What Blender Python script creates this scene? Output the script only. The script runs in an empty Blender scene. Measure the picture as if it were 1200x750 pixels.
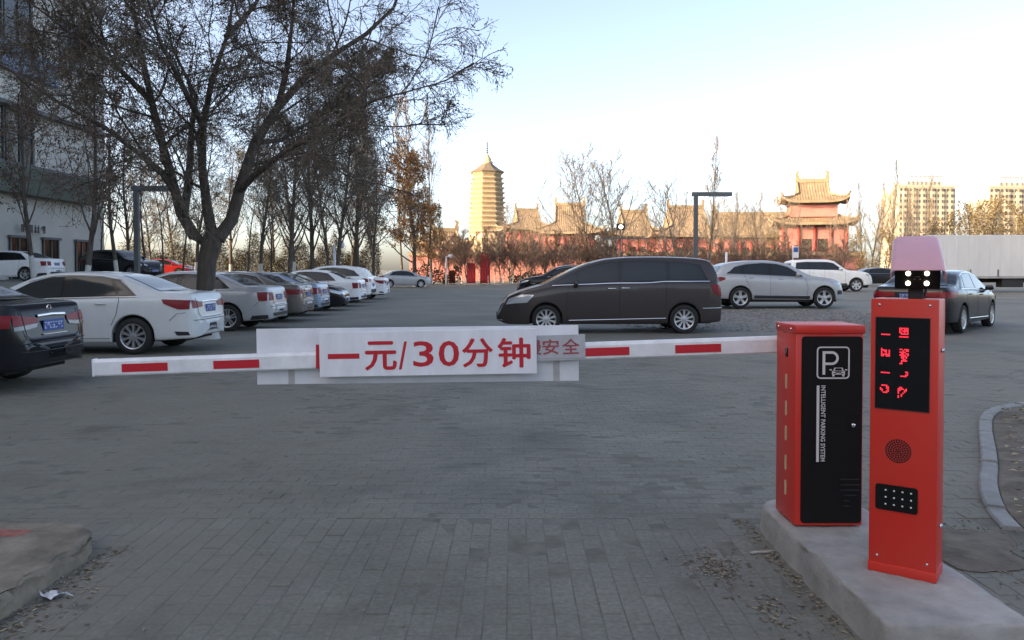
import bpy, bmesh, math, random
import numpy as np
from mathutils import Vector, Matrix, Quaternion
from mathutils.bvhtree import BVHTree

R = math.radians
SC = bpy.context.scene
COL = SC.collection
random.seed(7)

# ------------------------------------------------------------------ camera, sky, sun, exposure
EYE = 1.5
F = 924.0 / 1200.0                      # focal length / picture width
cam_d = bpy.data.cameras.new('camera')
cam = bpy.data.objects.new('camera', cam_d); COL.objects.link(cam)
cam.location = (0, 0, EYE)
cam.rotation_euler = (R(90 - 1.3), 0, 0)
cam_d.sensor_width = 36.0
cam_d.lens = 36.0 * F
cam_d.shift_y = -(59 - 21) / 1200.0
cam_d.clip_start = 0.1
cam_d.clip_end = 4000
SC.camera = cam

SUN_EL = R(18.0)
SUN_FROM = Vector((-0.90, -0.44, 0)).normalized()      # low afternoon sun behind the left-hand building
sun_vec = Vector((SUN_FROM.x * math.cos(SUN_EL), SUN_FROM.y * math.cos(SUN_EL), math.sin(SUN_EL)))
world = bpy.data.worlds.new('World'); SC.world = world
world.use_nodes = True
nt = world.node_tree
sky = nt.nodes.new('ShaderNodeTexSky')
sky.sky_type = 'NISHITA'
sky.sun_disc = False
sky.sun_elevation = SUN_EL
sky.sun_rotation = math.atan2(sun_vec.x, sun_vec.y)
sky.altitude = 0
sky.air_density = 0.5
sky.dust_density = 2.6
sky.ozone_density = 1.5
bg = nt.nodes['Background']
bg.inputs['Strength'].default_value = 0.15
nt.links.new(sky.outputs[0], bg.inputs['Color'])
sun_d = bpy.data.lights.new('sun', 'SUN')
sun_d.energy = 2.0
sun_d.angle = R(0.6)
sun_d.color = (0.74, 0.585, 0.415)
sun = bpy.data.objects.new('sun', sun_d); COL.objects.link(sun)
sun.rotation_euler = sun_vec.to_track_quat('Z', 'Y').to_euler()
SC.view_settings.view_transform = 'Standard'
SC.view_settings.look = 'None'
SC.view_settings.gamma = 1.0
SC.view_settings.use_curve_mapping = False
SC.view_settings.exposure = 2.18
SC.view_settings.use_white_balance = True
SC.view_settings.white_balance_temperature = 8800
SC.cycles.use_denoising = True
SC.cycles.max_bounces = 6

# ------------------------------------------------------------------ helpers
def smooth(a, b, x):
    t = max(0.0, min(1.0, (x - a) / (b - a)))
    return t * t * (3 - 2 * t)

def gz(x, y):
    """height of the ground: it climbs a little to the right rear and towards the shops on the left"""
    return (0.22 * smooth(16, 34, y) * smooth(3, 9, x)
            + 0.95 * smooth(-12, -20, x) * smooth(18, 32, y))

def at(px, d, py=None):
    """world place of a picture column (and row) at a known distance"""
    x = (px - 600) / 924.0 * d
    if py is None:
        return x
    return x, d, EYE - (py - 316) / 924.0 * d

class MB:
    def __init__(self):
        self.v = []; self.f = []; self.m = []
    def add(self, vs, fs, mi=0):
        b = len(self.v)
        self.v.extend(vs)
        for f in fs:
            self.f.append(tuple(b + i for i in f)); self.m.append(mi)
        return self
    def box(self, c, s, mi=0, rot=None, bev=0.0):
        hx, hy, hz = s[0] / 2, s[1] / 2, s[2] / 2
        if bev <= 0:
            vs = [(x, y, z) for x in (-hx, hx) for y in (-hy, hy) for z in (-hz, hz)]
            fs = [(0, 1, 3, 2), (4, 6, 7, 5), (0, 4, 5, 1), (2, 3, 7, 6), (0, 2, 6, 4), (1, 5, 7, 3)]
        else:
            bm = bmesh.new()
            bmesh.ops.create_cube(bm, size=1)
            bmesh.ops.scale(bm, vec=s, verts=bm.verts)
            bmesh.ops.bevel(bm, geom=list(bm.edges), offset=bev, segments=2, profile=0.5, affect='EDGES')
            bm.verts.index_update()
            vs = [tuple(v.co) for v in bm.verts]
            fs = [tuple(v.index for v in f.verts) for f in bm.faces]
            bm.free()
        if rot is not None:
            vs = [tuple(rot @ Vector(v)) for v in vs]
        return self.add([(v[0] + c[0], v[1] + c[1], v[2] + c[2]) for v in vs], fs, mi)
    def tube(self, pts, rad, n=8, mi=0, cap=True):
        k = len(pts)
        if not hasattr(rad, '__len__'):
            rad = [rad] * k
        P = [Vector(p) for p in pts]
        vs = []
        for i in range(k):
            t = (P[min(i + 1, k - 1)] - P[max(i - 1, 0)])
            if t.length < 1e-9: t = Vector((0, 0, 1))
            t.normalize()
            a = Vector((1, 0, 0)) if abs(t.x) < 0.8 else Vector((0, 1, 0))
            u = t.cross(a).normalized(); w = t.cross(u)
            for j in range(n):
                an = 2 * math.pi * j / n
                vs.append(tuple(P[i] + (u * math.cos(an) + w * math.sin(an)) * rad[i]))
        fs = [(i * n + j, i * n + (j + 1) % n, (i + 1) * n + (j + 1) % n, (i + 1) * n + j)
              for i in range(k - 1) for j in range(n)]
        if cap:
            fs.append(tuple(range(n))[::-1]); fs.append(tuple((k - 1) * n + j for j in range(n)))
        return self.add(vs, fs, mi)
    def lathe(self, prof, n=24, axis='z', c=(0, 0, 0), mi=0, a0=0.0):
        """prof: (radius, height) pairs"""
        vs = []
        for r, h in prof:
            for j in range(n):
                an = 2 * math.pi * j / n + a0
                p = (r * math.cos(an), r * math.sin(an), h)
                if axis == 'y': p = (p[0], p[2], p[1])
                vs.append((p[0] + c[0], p[1] + c[1], p[2] + c[2]))
        k = len(prof)
        fs = [(i * n + j, i * n + (j + 1) % n, (i + 1) * n + (j + 1) % n, (i + 1) * n + j)
              for i in range(k - 1) for j in range(n)]
        return self.add(vs, fs, mi)
    def prism(self, outline, y0, y1, mi=0):
        """outline in (x, z), extruded along y"""
        n = len(outline)
        vs = [(x, y0, z) for x, z in outline] + [(x, y1, z) for x, z in outline]
        fs = [tuple(range(n)), tuple(range(2 * n - 1, n - 1, -1))]
        fs += [(i, n + i, n + (i + 1) % n, (i + 1) % n) for i in range(n)]
        return self.add(vs, fs, mi)
    def mesh(self, name, mats, smooth_=False):
        me = bpy.data.meshes.new(name)
        me.from_pydata(self.v, [], self.f)
        for m in (mats if isinstance(mats, (list, tuple)) else [mats]):
            me.materials.append(m)
        if any(self.m):
            me.polygons.foreach_set('material_index', self.m)
        if smooth_:
            me.polygons.foreach_set('use_smooth', [True] * len(me.polygons))
        me.update()
        return me
    def build(self, name, mats, parent=None, smooth_=False, sharp=None):
        me = self.mesh(name, mats, smooth_)
        if sharp is not None:
            me.polygons.foreach_set('use_smooth', [True] * len(me.polygons))
            me.set_sharp_from_angle(angle=R(sharp))
        return link(name, me, parent)

def link(name, me, parent=None, loc=None, rot=None, scale=None):
    o = bpy.data.objects.new(name, me); COL.objects.link(o)
    if parent is not None: o.parent = parent
    if loc is not None: o.location = loc
    if rot is not None: o.rotation_euler = rot
    if scale is not None: o.scale = scale
    return o

def tag(o, label, cat, group=None):
    o['label'] = label; o['category'] = cat
    if group: o['group'] = group
    return o

def thing(name, label, cat, loc=(0, 0, 0), rz=0.0, group=None):
    o = bpy.data.objects.new(name, None); COL.objects.link(o)
    o.empty_display_size = 0.2
    o.location = loc; o.rotation_euler = (0, 0, rz)
    return tag(o, label, cat, group)

def struct(o, kind='structure'):
    o['kind'] = kind
    return o

def copy_tree(o, parent=None, swap=None):
    c = o.copy(); COL.objects.link(c)
    c.parent = parent
    if swap and c.type == 'MESH':
        for i, s in enumerate(c.material_slots):
            if s.material in swap:
                new = swap[s.material]
                s.link = 'OBJECT'; s.material = new
    for ch in list(o.children):
        copy_tree(ch, c, swap)
    return c

# ------------------------------------------------------------------ materials
def mat(name, col, rough=0.6, metal=0.0, var=0.0, scale=8.0, bump=0.0, bscale=40.0, coat=0.0, spec=0.5,
        col2=None, emit=None, estr=0.0, island=0.0, stretch=None, detail=6.0):
    m = bpy.data.materials.new(name); m.use_nodes = True
    n = m.node_tree.nodes; L = m.node_tree.links
    b = n['Principled BSDF']
    b.inputs['Base Color'].default_value = (*col, 1)
    b.inputs['Roughness'].default_value = rough
    b.inputs['Metallic'].default_value = metal
    b.inputs['Specular IOR Level'].default_value = spec
    b.inputs['Coat Weight'].default_value = coat
    b.inputs['Coat Roughness'].default_value = 0.06
    if emit:
        b.inputs['Emission Color'].default_value = (*emit, 1)
        b.inputs['Emission Strength'].default_value = estr
    tc = None
    def coords():
        nonlocal tc
        if tc is None:
            t = n.new('ShaderNodeTexCoord')
            if stretch:
                mp = n.new('ShaderNodeMapping'); mp.inputs['Scale'].default_value = stretch
                L.new(t.outputs['Object'], mp.inputs['Vector']); tc = mp.outputs[0]
            else:
                tc = t.outputs['Object']
        return tc
    last = None
    if var > 0 or col2:
        tx = n.new('ShaderNodeTexNoise'); tx.inputs['Scale'].default_value = scale
        tx.inputs['Detail'].default_value = detail; tx.inputs['Roughness'].default_value = 0.62
        L.new(coords(), tx.inputs['Vector'])
        ramp = n.new('ShaderNodeMapRange'); ramp.inputs[1].default_value = 0.32; ramp.inputs[2].default_value = 0.68
        L.new(tx.outputs[0], ramp.inputs[0])
        mx = n.new('ShaderNodeMix'); mx.data_type = 'RGBA'
        c2 = col2 if col2 else tuple(min(1, c * (1 + var)) for c in col)
        c1 = tuple(c * (1 - var) for c in col) if var else col
        mx.inputs[6].default_value = (*c1, 1); mx.inputs[7].default_value = (*c2, 1)
        L.new(ramp.outputs[0], mx.inputs[0])
        last = mx.outputs[2]
    if island > 0:
        g = n.new('ShaderNodeNewGeometry')
        mr = n.new('ShaderNodeMapRange'); mr.inputs[3].default_value = 1 - island; mr.inputs[4].default_value = 1 + island
        L.new(g.outputs['Random Per Island'], mr.inputs[0])
        vm = n.new('ShaderNodeVectorMath'); vm.operation = 'SCALE'
        if last is not None: L.new(last, vm.inputs[0])
        else: vm.inputs[0].default_value = col
        L.new(mr.outputs[0], vm.inputs['Scale'])
        last = vm.outputs[0]
    if last is not None:
        L.new(last, b.inputs['Base Color'])
    if bump > 0:
        t2 = n.new('ShaderNodeTexNoise'); t2.inputs['Scale'].default_value = bscale; t2.inputs['Detail'].default_value = 5
        L.new(coords(), t2.inputs['Vector'])
        bp = n.new('ShaderNodeBump'); bp.inputs['Strength'].default_value = bump; bp.inputs['Distance'].default_value = 0.01
        L.new(t2.outputs[0], bp.inputs['Height']); L.new(bp.outputs[0], b.inputs['Normal'])
    return m

M = {}
M['glass'] = mat('tinted_glass', (0.012, 0.015, 0.017), 0.06, spec=0.55)
M['black_plastic'] = mat('black_plastic', (0.016, 0.016, 0.017), 0.5, var=0.2, scale=20)
M['gloss_black'] = mat('gloss_black', (0.008, 0.008, 0.009), 0.12)
M['rubber'] = mat('rubber', (0.018, 0.018, 0.018), 0.85, var=0.3, scale=12)
M['chrome'] = mat('chrome', (0.72, 0.73, 0.74), 0.16, 1.0)
M['alloy'] = mat('alloy', (0.56, 0.57, 0.59), 0.32, 0.8, var=0.15, scale=9)
M['lamp_red'] = mat('red_lamp_lens', (0.22, 0.004, 0.010), 0.3, spec=0.3)
M['lamp_clear'] = mat('clear_lamp_lens', (0.50, 0.52, 0.54), 0.1, 0.35, coat=0.8)
M['lamp_dark'] = mat('dark_lamp_housing', (0.10, 0.10, 0.11), 0.15, coat=0.7)
M['plate_blue'] = mat('blue_plate', (0.03, 0.09, 0.30), 0.4)
M['plate_white'] = mat('plate_white', (0.66, 0.68, 0.72), 0.5)
M['seam'] = mat('dark_seam', (0.01, 0.01, 0.01), 0.7)
M['dark_gap'] = mat('dark_gap', (0.012, 0.012, 0.012), 0.9)
def paint(name, col, metal=0.0, rough=0.32):
    return mat(name, col, rough, metal, var=0.05, scale=3.0, coat=0.45, spec=0.3)
M['p_pearl'] = paint('pearl_white_paint', (0.62, 0.63, 0.62), 0.0)
M['p_black'] = mat('black_paint', (0.010, 0.011, 0.014), 0.16, 0.0, coat=0.15, spec=0.28)
M['p_silver'] = paint('silver_paint', (0.44, 0.45, 0.46), 0.35)
M['p_brown'] = paint('dark_brown_paint', (0.050, 0.040, 0.039), 0.2)
M['p_white'] = paint('white_paint', (0.82, 0.83, 0.83), 0.0)
M['p_blue'] = paint('blue_silver_paint', (0.25, 0.33, 0.42), 0.45)
M['p_taupe'] = paint('taupe_paint', (0.17, 0.155, 0.14), 0.45)
M['p_charcoal'] = mat('charcoal_paint', (0.016, 0.017, 0.020), 0.16, 0.0, coat=0.15, spec=0.28)
M['p_red'] = paint('red_car_paint', (0.40, 0.02, 0.02), 0.0)
M['barrier_red'] = mat('barrier_red', (0.74, 0.030, 0.018), 0.45, col2=(0.70, 0.042, 0.028), scale=4.5, bump=0.08, bscale=7, coat=0.1, detail=9)
M['panel_black'] = mat('panel_black', (0.008, 0.008, 0.008), 0.5, var=0.15, scale=10, spec=0.2)
M['sign_white'] = mat('sign_white', (0.82, 0.82, 0.85), 0.5, var=0.10, scale=5, stretch=(1.5, 1, 0.4))
M['board_white'] = mat('board_white', (0.76, 0.765, 0.79), 0.6, var=0.10, scale=4)
M['arm_white'] = mat('arm_white', (0.82, 0.82, 0.83), 0.42, var=0.13, scale=7, detail=9)
M['sign_red'] = mat('sign_red', (0.62, 0.012, 0.026), 0.5)
M['grey_plate'] = mat('grey_plate', (0.46, 0.46, 0.48), 0.5, var=0.12, scale=12)
M['faded_red'] = mat('faded_red', (0.40, 0.07, 0.08), 0.55, var=0.25, scale=60)
M['print_grey'] = mat('print_grey', (0.68, 0.68, 0.68), 0.5)
M['concrete'] = mat('concrete', (0.34, 0.325, 0.305), 0.9, var=0.28, scale=3.2, bump=0.35, bscale=60)
M['kerb_stone'] = mat('kerb_stone', (0.25, 0.25, 0.245), 0.88, var=0.22, scale=6, bump=0.3, bscale=70)
M['steel_grey'] = mat('lamp_post_grey', (0.11, 0.12, 0.125), 0.5, 0.3, var=0.12, scale=5)
M['dirt'] = mat('dirt', (0.15, 0.125, 0.098), 0.95, var=0.4, scale=5, bump=0.6, bscale=30)
M['litter'] = mat('leaf_litter', (0.21, 0.17, 0.12), 0.9, island=0.6)
M['gravel'] = mat('gravel', (0.22, 0.205, 0.185), 0.9, island=0.5)

def box_obj(name, c, s, m, parent=None, bev=0.0, sharp=None):
    return MB().box(c, s, bev=bev).build(name, m, parent, sharp=sharp)

def rrect(x0, z0, x1, z1, r, n=5):
    out = []
    for cx, cz, a in ((x1 - r, z1 - r, 0), (x0 + r, z1 - r, 90), (x0 + r, z0 + r, 180), (x1 - r, z0 + r, 270)):
        for k in range(n + 1):
            t = R(a + 90 * k / n)
            out.append((cx + r * math.cos(t), cz + r * math.sin(t)))
    return out

def glyph(name, s, box, m, parent, y=0.0, depth=0.0012, bold=0.0, rot90=False, fat=0.0):
    """lettering cut from the built-in font, fitted into box = (x0, z0, x1, z1) on a plane facing -y"""
    c = bpy.data.curves.new(name, 'FONT'); c.body = s; c.offset = bold; c.resolution_u = 3; c.extrude = 0.02
    o = bpy.data.objects.new(name, c); COL.objects.link(o)
    bpy.context.view_layer.update()
    dg = bpy.context.evaluated_depsgraph_get()
    me = bpy.data.meshes.new_from_object(o.evaluated_get(dg))
    bpy.data.objects.remove(o); bpy.data.curves.remove(c)
    co = np.empty(len(me.vertices) * 3); me.vertices.foreach_get('co', co); co = co.reshape(-1, 3)
    u, v, w = co[:, 0].copy(), co[:, 1].copy(), co[:, 2].copy()
    if rot90: u, v = v.copy(), -u
    u = (u - u.min()) / (u.max() - u.min()); v = (v - v.min()) / (v.max() - v.min())
    x0, z0, x1, z1 = box
    co[:, 0] = x0 + u * (x1 - x0); co[:, 2] = z0 + v * (z1 - z0)
    co[:, 1] = y - (w / 0.04 + 0.5) * depth
    if fat:
        fs_ = [tuple(p.vertices) for p in me.polygons]; mb = MB()
        for k_, (dx_, dz_) in enumerate(((-fat, 0), (fat, 0), (0, -fat * 0.8), (0, fat * 0.8))):
            mb.add([(a[0] + dx_, a[1] - 0.0003 * k_, a[2] + dz_) for a in co], fs_)
        bpy.data.meshes.remove(me)
        return mb.build(name, m, parent)
    me.vertices.foreach_set('co', co.ravel()); me.materials.clear(); me.materials.append(m); me.update()
    return link(name, me, parent)
# ------------------------------------------------------------------ ground and paving
def ground_material():
    m = bpy.data.materials.new('worn_paving'); m.use_nodes = True
    n = m.node_tree.nodes; L = m.node_tree.links; b = n['Principled BSDF']
    tc = n.new('ShaderNodeTexCoord')
    big = n.new('ShaderNodeTexNoise'); big.inputs['Scale'].default_value = 0.35; big.inputs['Detail'].default_value = 7
    fine = n.new('ShaderNodeTexNoise'); fine.inputs['Scale'].default_value = 45; fine.inputs['Detail'].default_value = 4
    br = n.new('ShaderNodeTexBrick'); br.inputs['Scale'].default_value = 1.0
    br.inputs['Brick Width'].default_value = 0.2; br.inputs['Row Height'].default_value = 0.1
    br.inputs['Mortar Size'].default_value = 0.004
    br.inputs['Color1'].default_value = (0.178, 0.172, 0.142, 1); br.inputs['Color2'].default_value = (0.156, 0.150, 0.124, 1)
    br.inputs['Mortar'].default_value = (0.12, 0.12, 0.12, 1)
    mp = n.new('ShaderNodeMapping'); mp.inputs['Rotation'].default_value = (0, 0, 0)
    L.new(tc.outputs['Object'], mp.inputs[0]); L.new(mp.outputs[0], br.inputs['Vector'])
    for t in (big, fine): L.new(tc.outputs['Object'], t.inputs['Vector'])
    mr = n.new('ShaderNodeMapRange'); mr.inputs[1].default_value = 0.3; mr.inputs[2].default_value = 0.7
    mr.inputs[3].default_value = 0.8; mr.inputs[4].default_value = 1.28
    L.new(big.outputs[0], mr.inputs[0])
    mr2 = n.new('ShaderNodeMapRange'); mr2.inputs[1].default_value = 0.3; mr2.inputs[2].default_value = 0.7
    mr2.inputs[3].default_value = 0.82; mr2.inputs[4].default_value = 1.18
    L.new(fine.outputs[0], mr2.inputs[0])
    mu = n.new('ShaderNodeMath'); mu.operation = 'MULTIPLY'
    L.new(mr.outputs[0], mu.inputs[0]); L.new(mr2.outputs[0], mu.inputs[1])
    vm = n.new('ShaderNodeVectorMath'); vm.operation = 'SCALE'
    L.new(br.outputs['Color'], vm.inputs[0]); L.new(mu.outputs[0], vm.inputs['Scale'])
    L.new(vm.outputs[0], b.inputs['Base Color'])
    b.inputs['Roughness'].default_value = 0.8
    bp = n.new('ShaderNodeBump'); bp.inputs['Strength'].default_value = 0.25; bp.inputs['Distance'].default_value = 0.01
    L.new(fine.outputs[0], bp.inputs['Height']); L.new(bp.outputs[0], b.inputs['Normal'])
    return m
M['ground'] = ground_material()
M['joint_sand'] = mat('joint_sand', (0.148, 0.142, 0.118), 0.95, var=0.3, scale=6)

def brick_material():
    m = bpy.data.materials.new('paving_brick'); m.use_nodes = True
    n = m.node_tree.nodes; L = m.node_tree.links; b = n['Principled BSDF']
    g = n.new('ShaderNodeNewGeometry')
    oi = n.new('ShaderNodeObjectInfo')
    pos = n.new('ShaderNodeMapping'); L.new(g.outputs['Position'], pos.inputs[0])
    big = n.new('ShaderNodeTexNoise'); big.inputs['Scale'].default_value = 0.8; big.inputs['Detail'].default_value = 9; big.inputs['Roughness'].default_value = 0.68
    fine = n.new('ShaderNodeTexNoise'); fine.inputs['Scale'].default_value = 38; fine.inputs['Detail'].default_value = 5
    for t in (big, fine): L.new(pos.outputs[0], t.inputs['Vector'])
    add = n.new('ShaderNodeMath'); add.operation = 'ADD'
    L.new(g.outputs['Random Per Island'], add.inputs[0]); L.new(oi.outputs['Random'], add.inputs[1])
    fr = n.new('ShaderNodeMath'); fr.operation = 'FRACT'; L.new(add.outputs[0], fr.inputs[0])
    ramp = n.new('ShaderNodeValToRGB')
    e = ramp.color_ramp.elements
    e[0].position = 0; e[0].color = (0.165, 0.159, 0.131, 1); e[1].position = 1; e[1].color = (0.193, 0.186, 0.154, 1)
    k = e.new(0.9); k.color = (0.178, 0.172, 0.143, 1); k = e.new(0.97); k.color = (0.18, 0.165, 0.14, 1)
    L.new(fr.outputs[0], ramp.inputs[0])
    mr = n.new('ShaderNodeMapRange'); mr.inputs[1].default_value = 0.3; mr.inputs[2].default_value = 0.7
    mr.inputs[3].default_value = 0.70; mr.inputs[4].default_value = 1.25
    L.new(big.outputs[0], mr.inputs[0])
    mr2 = n.new('ShaderNodeMapRange'); mr2.inputs[1].default_value = 0.3; mr2.inputs[2].default_value = 0.7
    mr2.inputs[3].default_value = 0.8; mr2.inputs[4].default_value = 1.2
    L.new(fine.outputs[0], mr2.inputs[0])
    mu = n.new('ShaderNodeMath'); mu.operation = 'MULTIPLY'
    L.new(mr.outputs[0], mu.inputs[0]); L.new(mr2.outputs[0], mu.inputs[1])
    vm = n.new('ShaderNodeVectorMath'); vm.operation = 'SCALE'
    L.new(ramp.outputs[0], vm.inputs[0]); L.new(mu.outputs[0], vm.inputs['Scale'])
    # trodden earth carried over the bricks beside the plinth and the kerb
    dn = n.new('ShaderNodeTexNoise'); dn.inputs['Scale'].default_value = 1.7; dn.inputs['Detail'].default_value = 8; dn.inputs['Roughness'].default_value = 0.7
    L.new(pos.outputs[0], dn.inputs['Vector'])
    sx = n.new('ShaderNodeSeparateXYZ'); L.new(g.outputs['Position'], sx.inputs[0])
    ax = n.new('ShaderNodeMath'); ax.operation = 'SUBTRACT'; L.new(sx.outputs[0], ax.inputs[0]); ax.inputs[1].default_value = 0.35
    ab = n.new('ShaderNodeMath'); ab.operation = 'ABSOLUTE'; L.new(ax.outputs[0], ab.inputs[0])
    dx = n.new('ShaderNodeMapRange'); dx.inputs[1].default_value = 0.2; dx.inputs[2].default_value = 2.2; dx.inputs[4].default_value = 0.42
    L.new(ab.outputs[0], dx.inputs[0])
    sm = n.new('ShaderNodeMath'); sm.operation = 'ADD'; L.new(dn.outputs[0], sm.inputs[0]); L.new(dx.outputs[0], sm.inputs[1])
    th = n.new('ShaderNodeMapRange'); th.inputs[1].default_value = 0.66; th.inputs[2].default_value = 1.0; th.inputs[4].default_value = 0.75
    L.new(sm.outputs[0], th.inputs[0])
    mx = n.new('ShaderNodeMix'); mx.data_type = 'RGBA'; mx.inputs[7].default_value = (0.195, 0.175, 0.138, 1)
    L.new(th.outputs[0], mx.inputs[0]); L.new(vm.outputs[0], mx.inputs[6])
    st = n.new('ShaderNodeTexNoise'); st.inputs['Scale'].default_value = 1.15; st.inputs['Detail'].default_value = 7; st.inputs['Distortion'].default_value = 0.6
    L.new(pos.outputs[0], st.inputs['Vector'])
    sr = n.new('ShaderNodeMapRange'); sr.inputs[1].default_value = 0.56; sr.inputs[2].default_value = 0.70; sr.inputs[3].default_value = 1.0; sr.inputs[4].default_value = 0.68
    L.new(st.outputs[0], sr.inputs[0])
    vs_ = n.new('ShaderNodeVectorMath'); vs_.operation = 'SCALE'; L.new(mx.outputs[2], vs_.inputs[0]); L.new(sr.outputs[0], vs_.inputs['Scale'])
    L.new(vs_.outputs[0], b.inputs['Base Color'])
    b.inputs['Roughness'].default_value = 0.78
    bp = n.new('ShaderNodeBump'); bp.inputs['Strength'].default_value = 0.4; bp.inputs['Distance'].default_value = 0.004
    L.new(fine.outputs[0], bp.inputs['Height']); L.new(bp.outputs[0], b.inputs['Normal'])
    return m
M['brick'] = brick_material()

def grid_sheet(name, xs, ys, zf, m, parent=None):
    nx, ny = len(xs), len(ys)
    mb = MB()
    mb.v = [(x, y, zf(x, y)) for y in ys for x in xs]
    mb.f = [(j * nx + i, j * nx + i + 1, (j + 1) * nx + i + 1, (j + 1) * nx + i) for j in range(ny - 1) for i in range(nx - 1)]
    mb.m = [0] * len(mb.f)
    return mb.build(name, m, parent, True)

xs = sorted(set([-480, -350, -250, -160, -110, -80] + list(np.arange(-60, 60.1, 1.5)) + [80, 110, 160, 250, 350, 480]))
ys = sorted(set([-120, -80, -50, -30] + list(np.arange(-20, 110.1, 1.5)) + [130, 160, 200, 260, 350, 500, 640]))
YB0, YB1 = 2.55, 14.6           # the built bricks lie between these rows
def ground_z(x, y):
    z = gz(x, y)
    if -2.8 < y < 16.5 and -10.5 < x < 10.5: z -= 0.03
    return z
struct(grid_sheet('ground', xs, ys, ground_z, M['ground']))
pave = struct(grid_sheet('brick_paving', [-9.6, -4, 0, 4, 9.6], [-3, 0, 4, 8, 12, 14.9], lambda x, y: -0.0022, M['joint_sand']))
struct(grid_sheet('lane', [-9.9, -4, 0, 4, 9.9], [YB1 + 0.0, 15.2, 16.9], lambda x, y: -0.0008 if y < 16 else 0.004, M['ground']))

def brick_shape(lx, ly, h=0.055, ch=0.003):
    a, b = lx / 2, ly / 2
    vs = []
    for ins, z in ((0, -h), (0, -ch), (ch, 0)):
        vs += [(-a + ins, -b + ins, z), (a - ins, -b + ins, z), (a - ins, b - ins, z), (-a + ins, b - ins, z)]
    fs = [(8, 9, 10, 11)]
    for k in (0, 4):
        fs += [(k + i, k + (i + 1) % 4, k + 4 + (i + 1) % 4, k + 4 + i) for i in range(4)]
    return vs, fs

rb = random.Random(3)
spots = []
def cover(x, y):        # where plinths and the planting bed stand no bricks are laid
    if 1.5 < x < 1.93 and 3.05 < y < 4.55: return False
    if x < -2.34 and y < 4.25: return False
    return True
SPLIT = 4.72
y = SPLIT - 0.1
col = 0
x = -4.4
while x < 2.75:          # near lengths: bricks end on to the gate
    y = SPLIT - 0.1015 - (0.1 if col % 2 else 0)
    if col % 2: spots.append((x, SPLIT - 0.0515, 'h'))
    while y > YB0:
        spots.append((x, y, 'v')); y -= 0.203
    x += 0.103; col += 1
row = 0
y = SPLIT + 0.055
while y < YB1:           # beyond: running bond across the lane
    w = 0.75 * y + 0.8
    x = -w - (0.1 if row % 2 else 0)
    x = math.floor(x / 0.203) * 0.203 + (0.1 if row % 2 else 0)
    while x < min(w, 8.9):
        if x > -8.9: spots.append((x, y, 'x'))
        x += 0.203
    y += 0.1025; row += 1
spots = [s for s in spots if cover(s[0], s[1])]
seen = [s for s in spots if s[1] > 3.14 and abs(s[0]) < 0.67 * s[1] and not (s[0] > 1.2 and s[1] < 4.7)]
seen.sort(key=lambda s: s[1])
single = set(seen[:300])
meshes = {}
for k, (lx, ly) in (('v', (0.1005, 0.2005)), ('h', (0.1005, 0.0985)), ('x', (0.2005, 0.1005))):
    mb = MB().add(*brick_shape(lx, ly)); meshes[k] = mb.mesh('brick', M['brick'])
rest = MB()
shapes = {'v': brick_shape(0.1005, 0.2005), 'h': brick_shape(0.1005, 0.0985), 'x': brick_shape(0.2005, 0.1005)}
for s in spots:
    x, y, k = s
    dz = rb.gauss(0, 0.0012) + 0.002 * math.sin(x * 1.3 + 0.4) * math.sin(y * 0.9)
    rx, ry, rz = rb.gauss(0, 0.006), rb.gauss(0, 0.006), rb.gauss(0, 0.008)
    if s in single:
        link('brick', meshes[k], pave, (x, y, dz), (rx, ry, rz))
    else:
        vs, fs = shapes[k]
        c, sn = math.cos(rz), math.sin(rz)
        rest.add([(x + vx * c - vy * sn, y + vx * sn + vy * c, vz + dz + vy * rx - vx * ry) for vx, vy, vz in vs], fs)
struct(rest.build('laid_bricks', M['brick'], pave), 'stuff')

# worn gravel patch under the van and the silver car
rg = random.Random(11)
mb = MB()
N = 48
cx, cy = 7.6, 22.6
ring = []
for i in range(N):
    a = 2 * math.pi * i / N
    rr = 1 + 0.10 * math.sin(3 * a + 1) + 0.07 * math.sin(7 * a) + rg.uniform(-0.03, 0.03)
    ring.append((cx + 5.6 * rr * math.cos(a), cy + 4.6 * rr * math.sin(a)))
vs = []; fs = []
for k in range(1, 9):
    for (x, y) in ring:
        X = cx + (x - cx) * k / 8; Y = cy + (y - cy) * k / 8
        vs.append((X, Y, gz(X, Y) + (0.012 if k < 8 else 0.004)))
for k in range(7):
    fs += [(k * N + i, (k + 1) * N + i, (k + 1) * N + (i + 1) % N, k * N + (i + 1) % N) for i in range(N)]
fs.append(tuple(range(N)))
mb.add(vs, fs)
M['bare_ground'] = mat('bare_ground', (0.17, 0.165, 0.152), 0.95, var=0.3, scale=2.2, bump=0.4, bscale=18)
patch_o = struct(mb.build('gravel_ground', M['bare_ground'], None, True))

def scatter(name, m, pts, size, flat=0.35, seed=1, parent=None, leaf=False):
    """many tiny stones or dead leaves, joined"""
    r = random.Random(seed)
    mb = MB()
    for (x, y, z) in pts:
        s = size * r.uniform(0.4, 1.5)
        a = r.uniform(0, 6.28); t = r.uniform(-0.5, 0.5); c, sn = math.cos(a), math.sin(a)
        if leaf:
            base = [(-s, 0, 0), (0, -s * .45, s * .25 * r.random()), (s, 0, s * .5 * t), (0, s * .45, s * .4 * r.random())]
            f = [(0, 1, 2), (0, 2, 3)]
        else:
            q = [r.uniform(0.7, 1.1) for _ in range(6)]
            base = [(s * q[0], 0, 0), (0, s * q[1], 0), (-s * q[2], 0, 0), (0, -s * q[3], 0), (0, 0, s * flat * 2 * q[4]), (0, 0, -s * flat)]
            f = [(0, 1, 4), (1, 2, 4), (2, 3, 4), (3, 0, 4)]
        mb.add([(x + bx * c - by * sn, y + bx * sn + by * c, z + bz + 0.004) for bx, by, bz in base], f)
    return struct(mb.build(name, m, parent), 'stuff')

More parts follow.
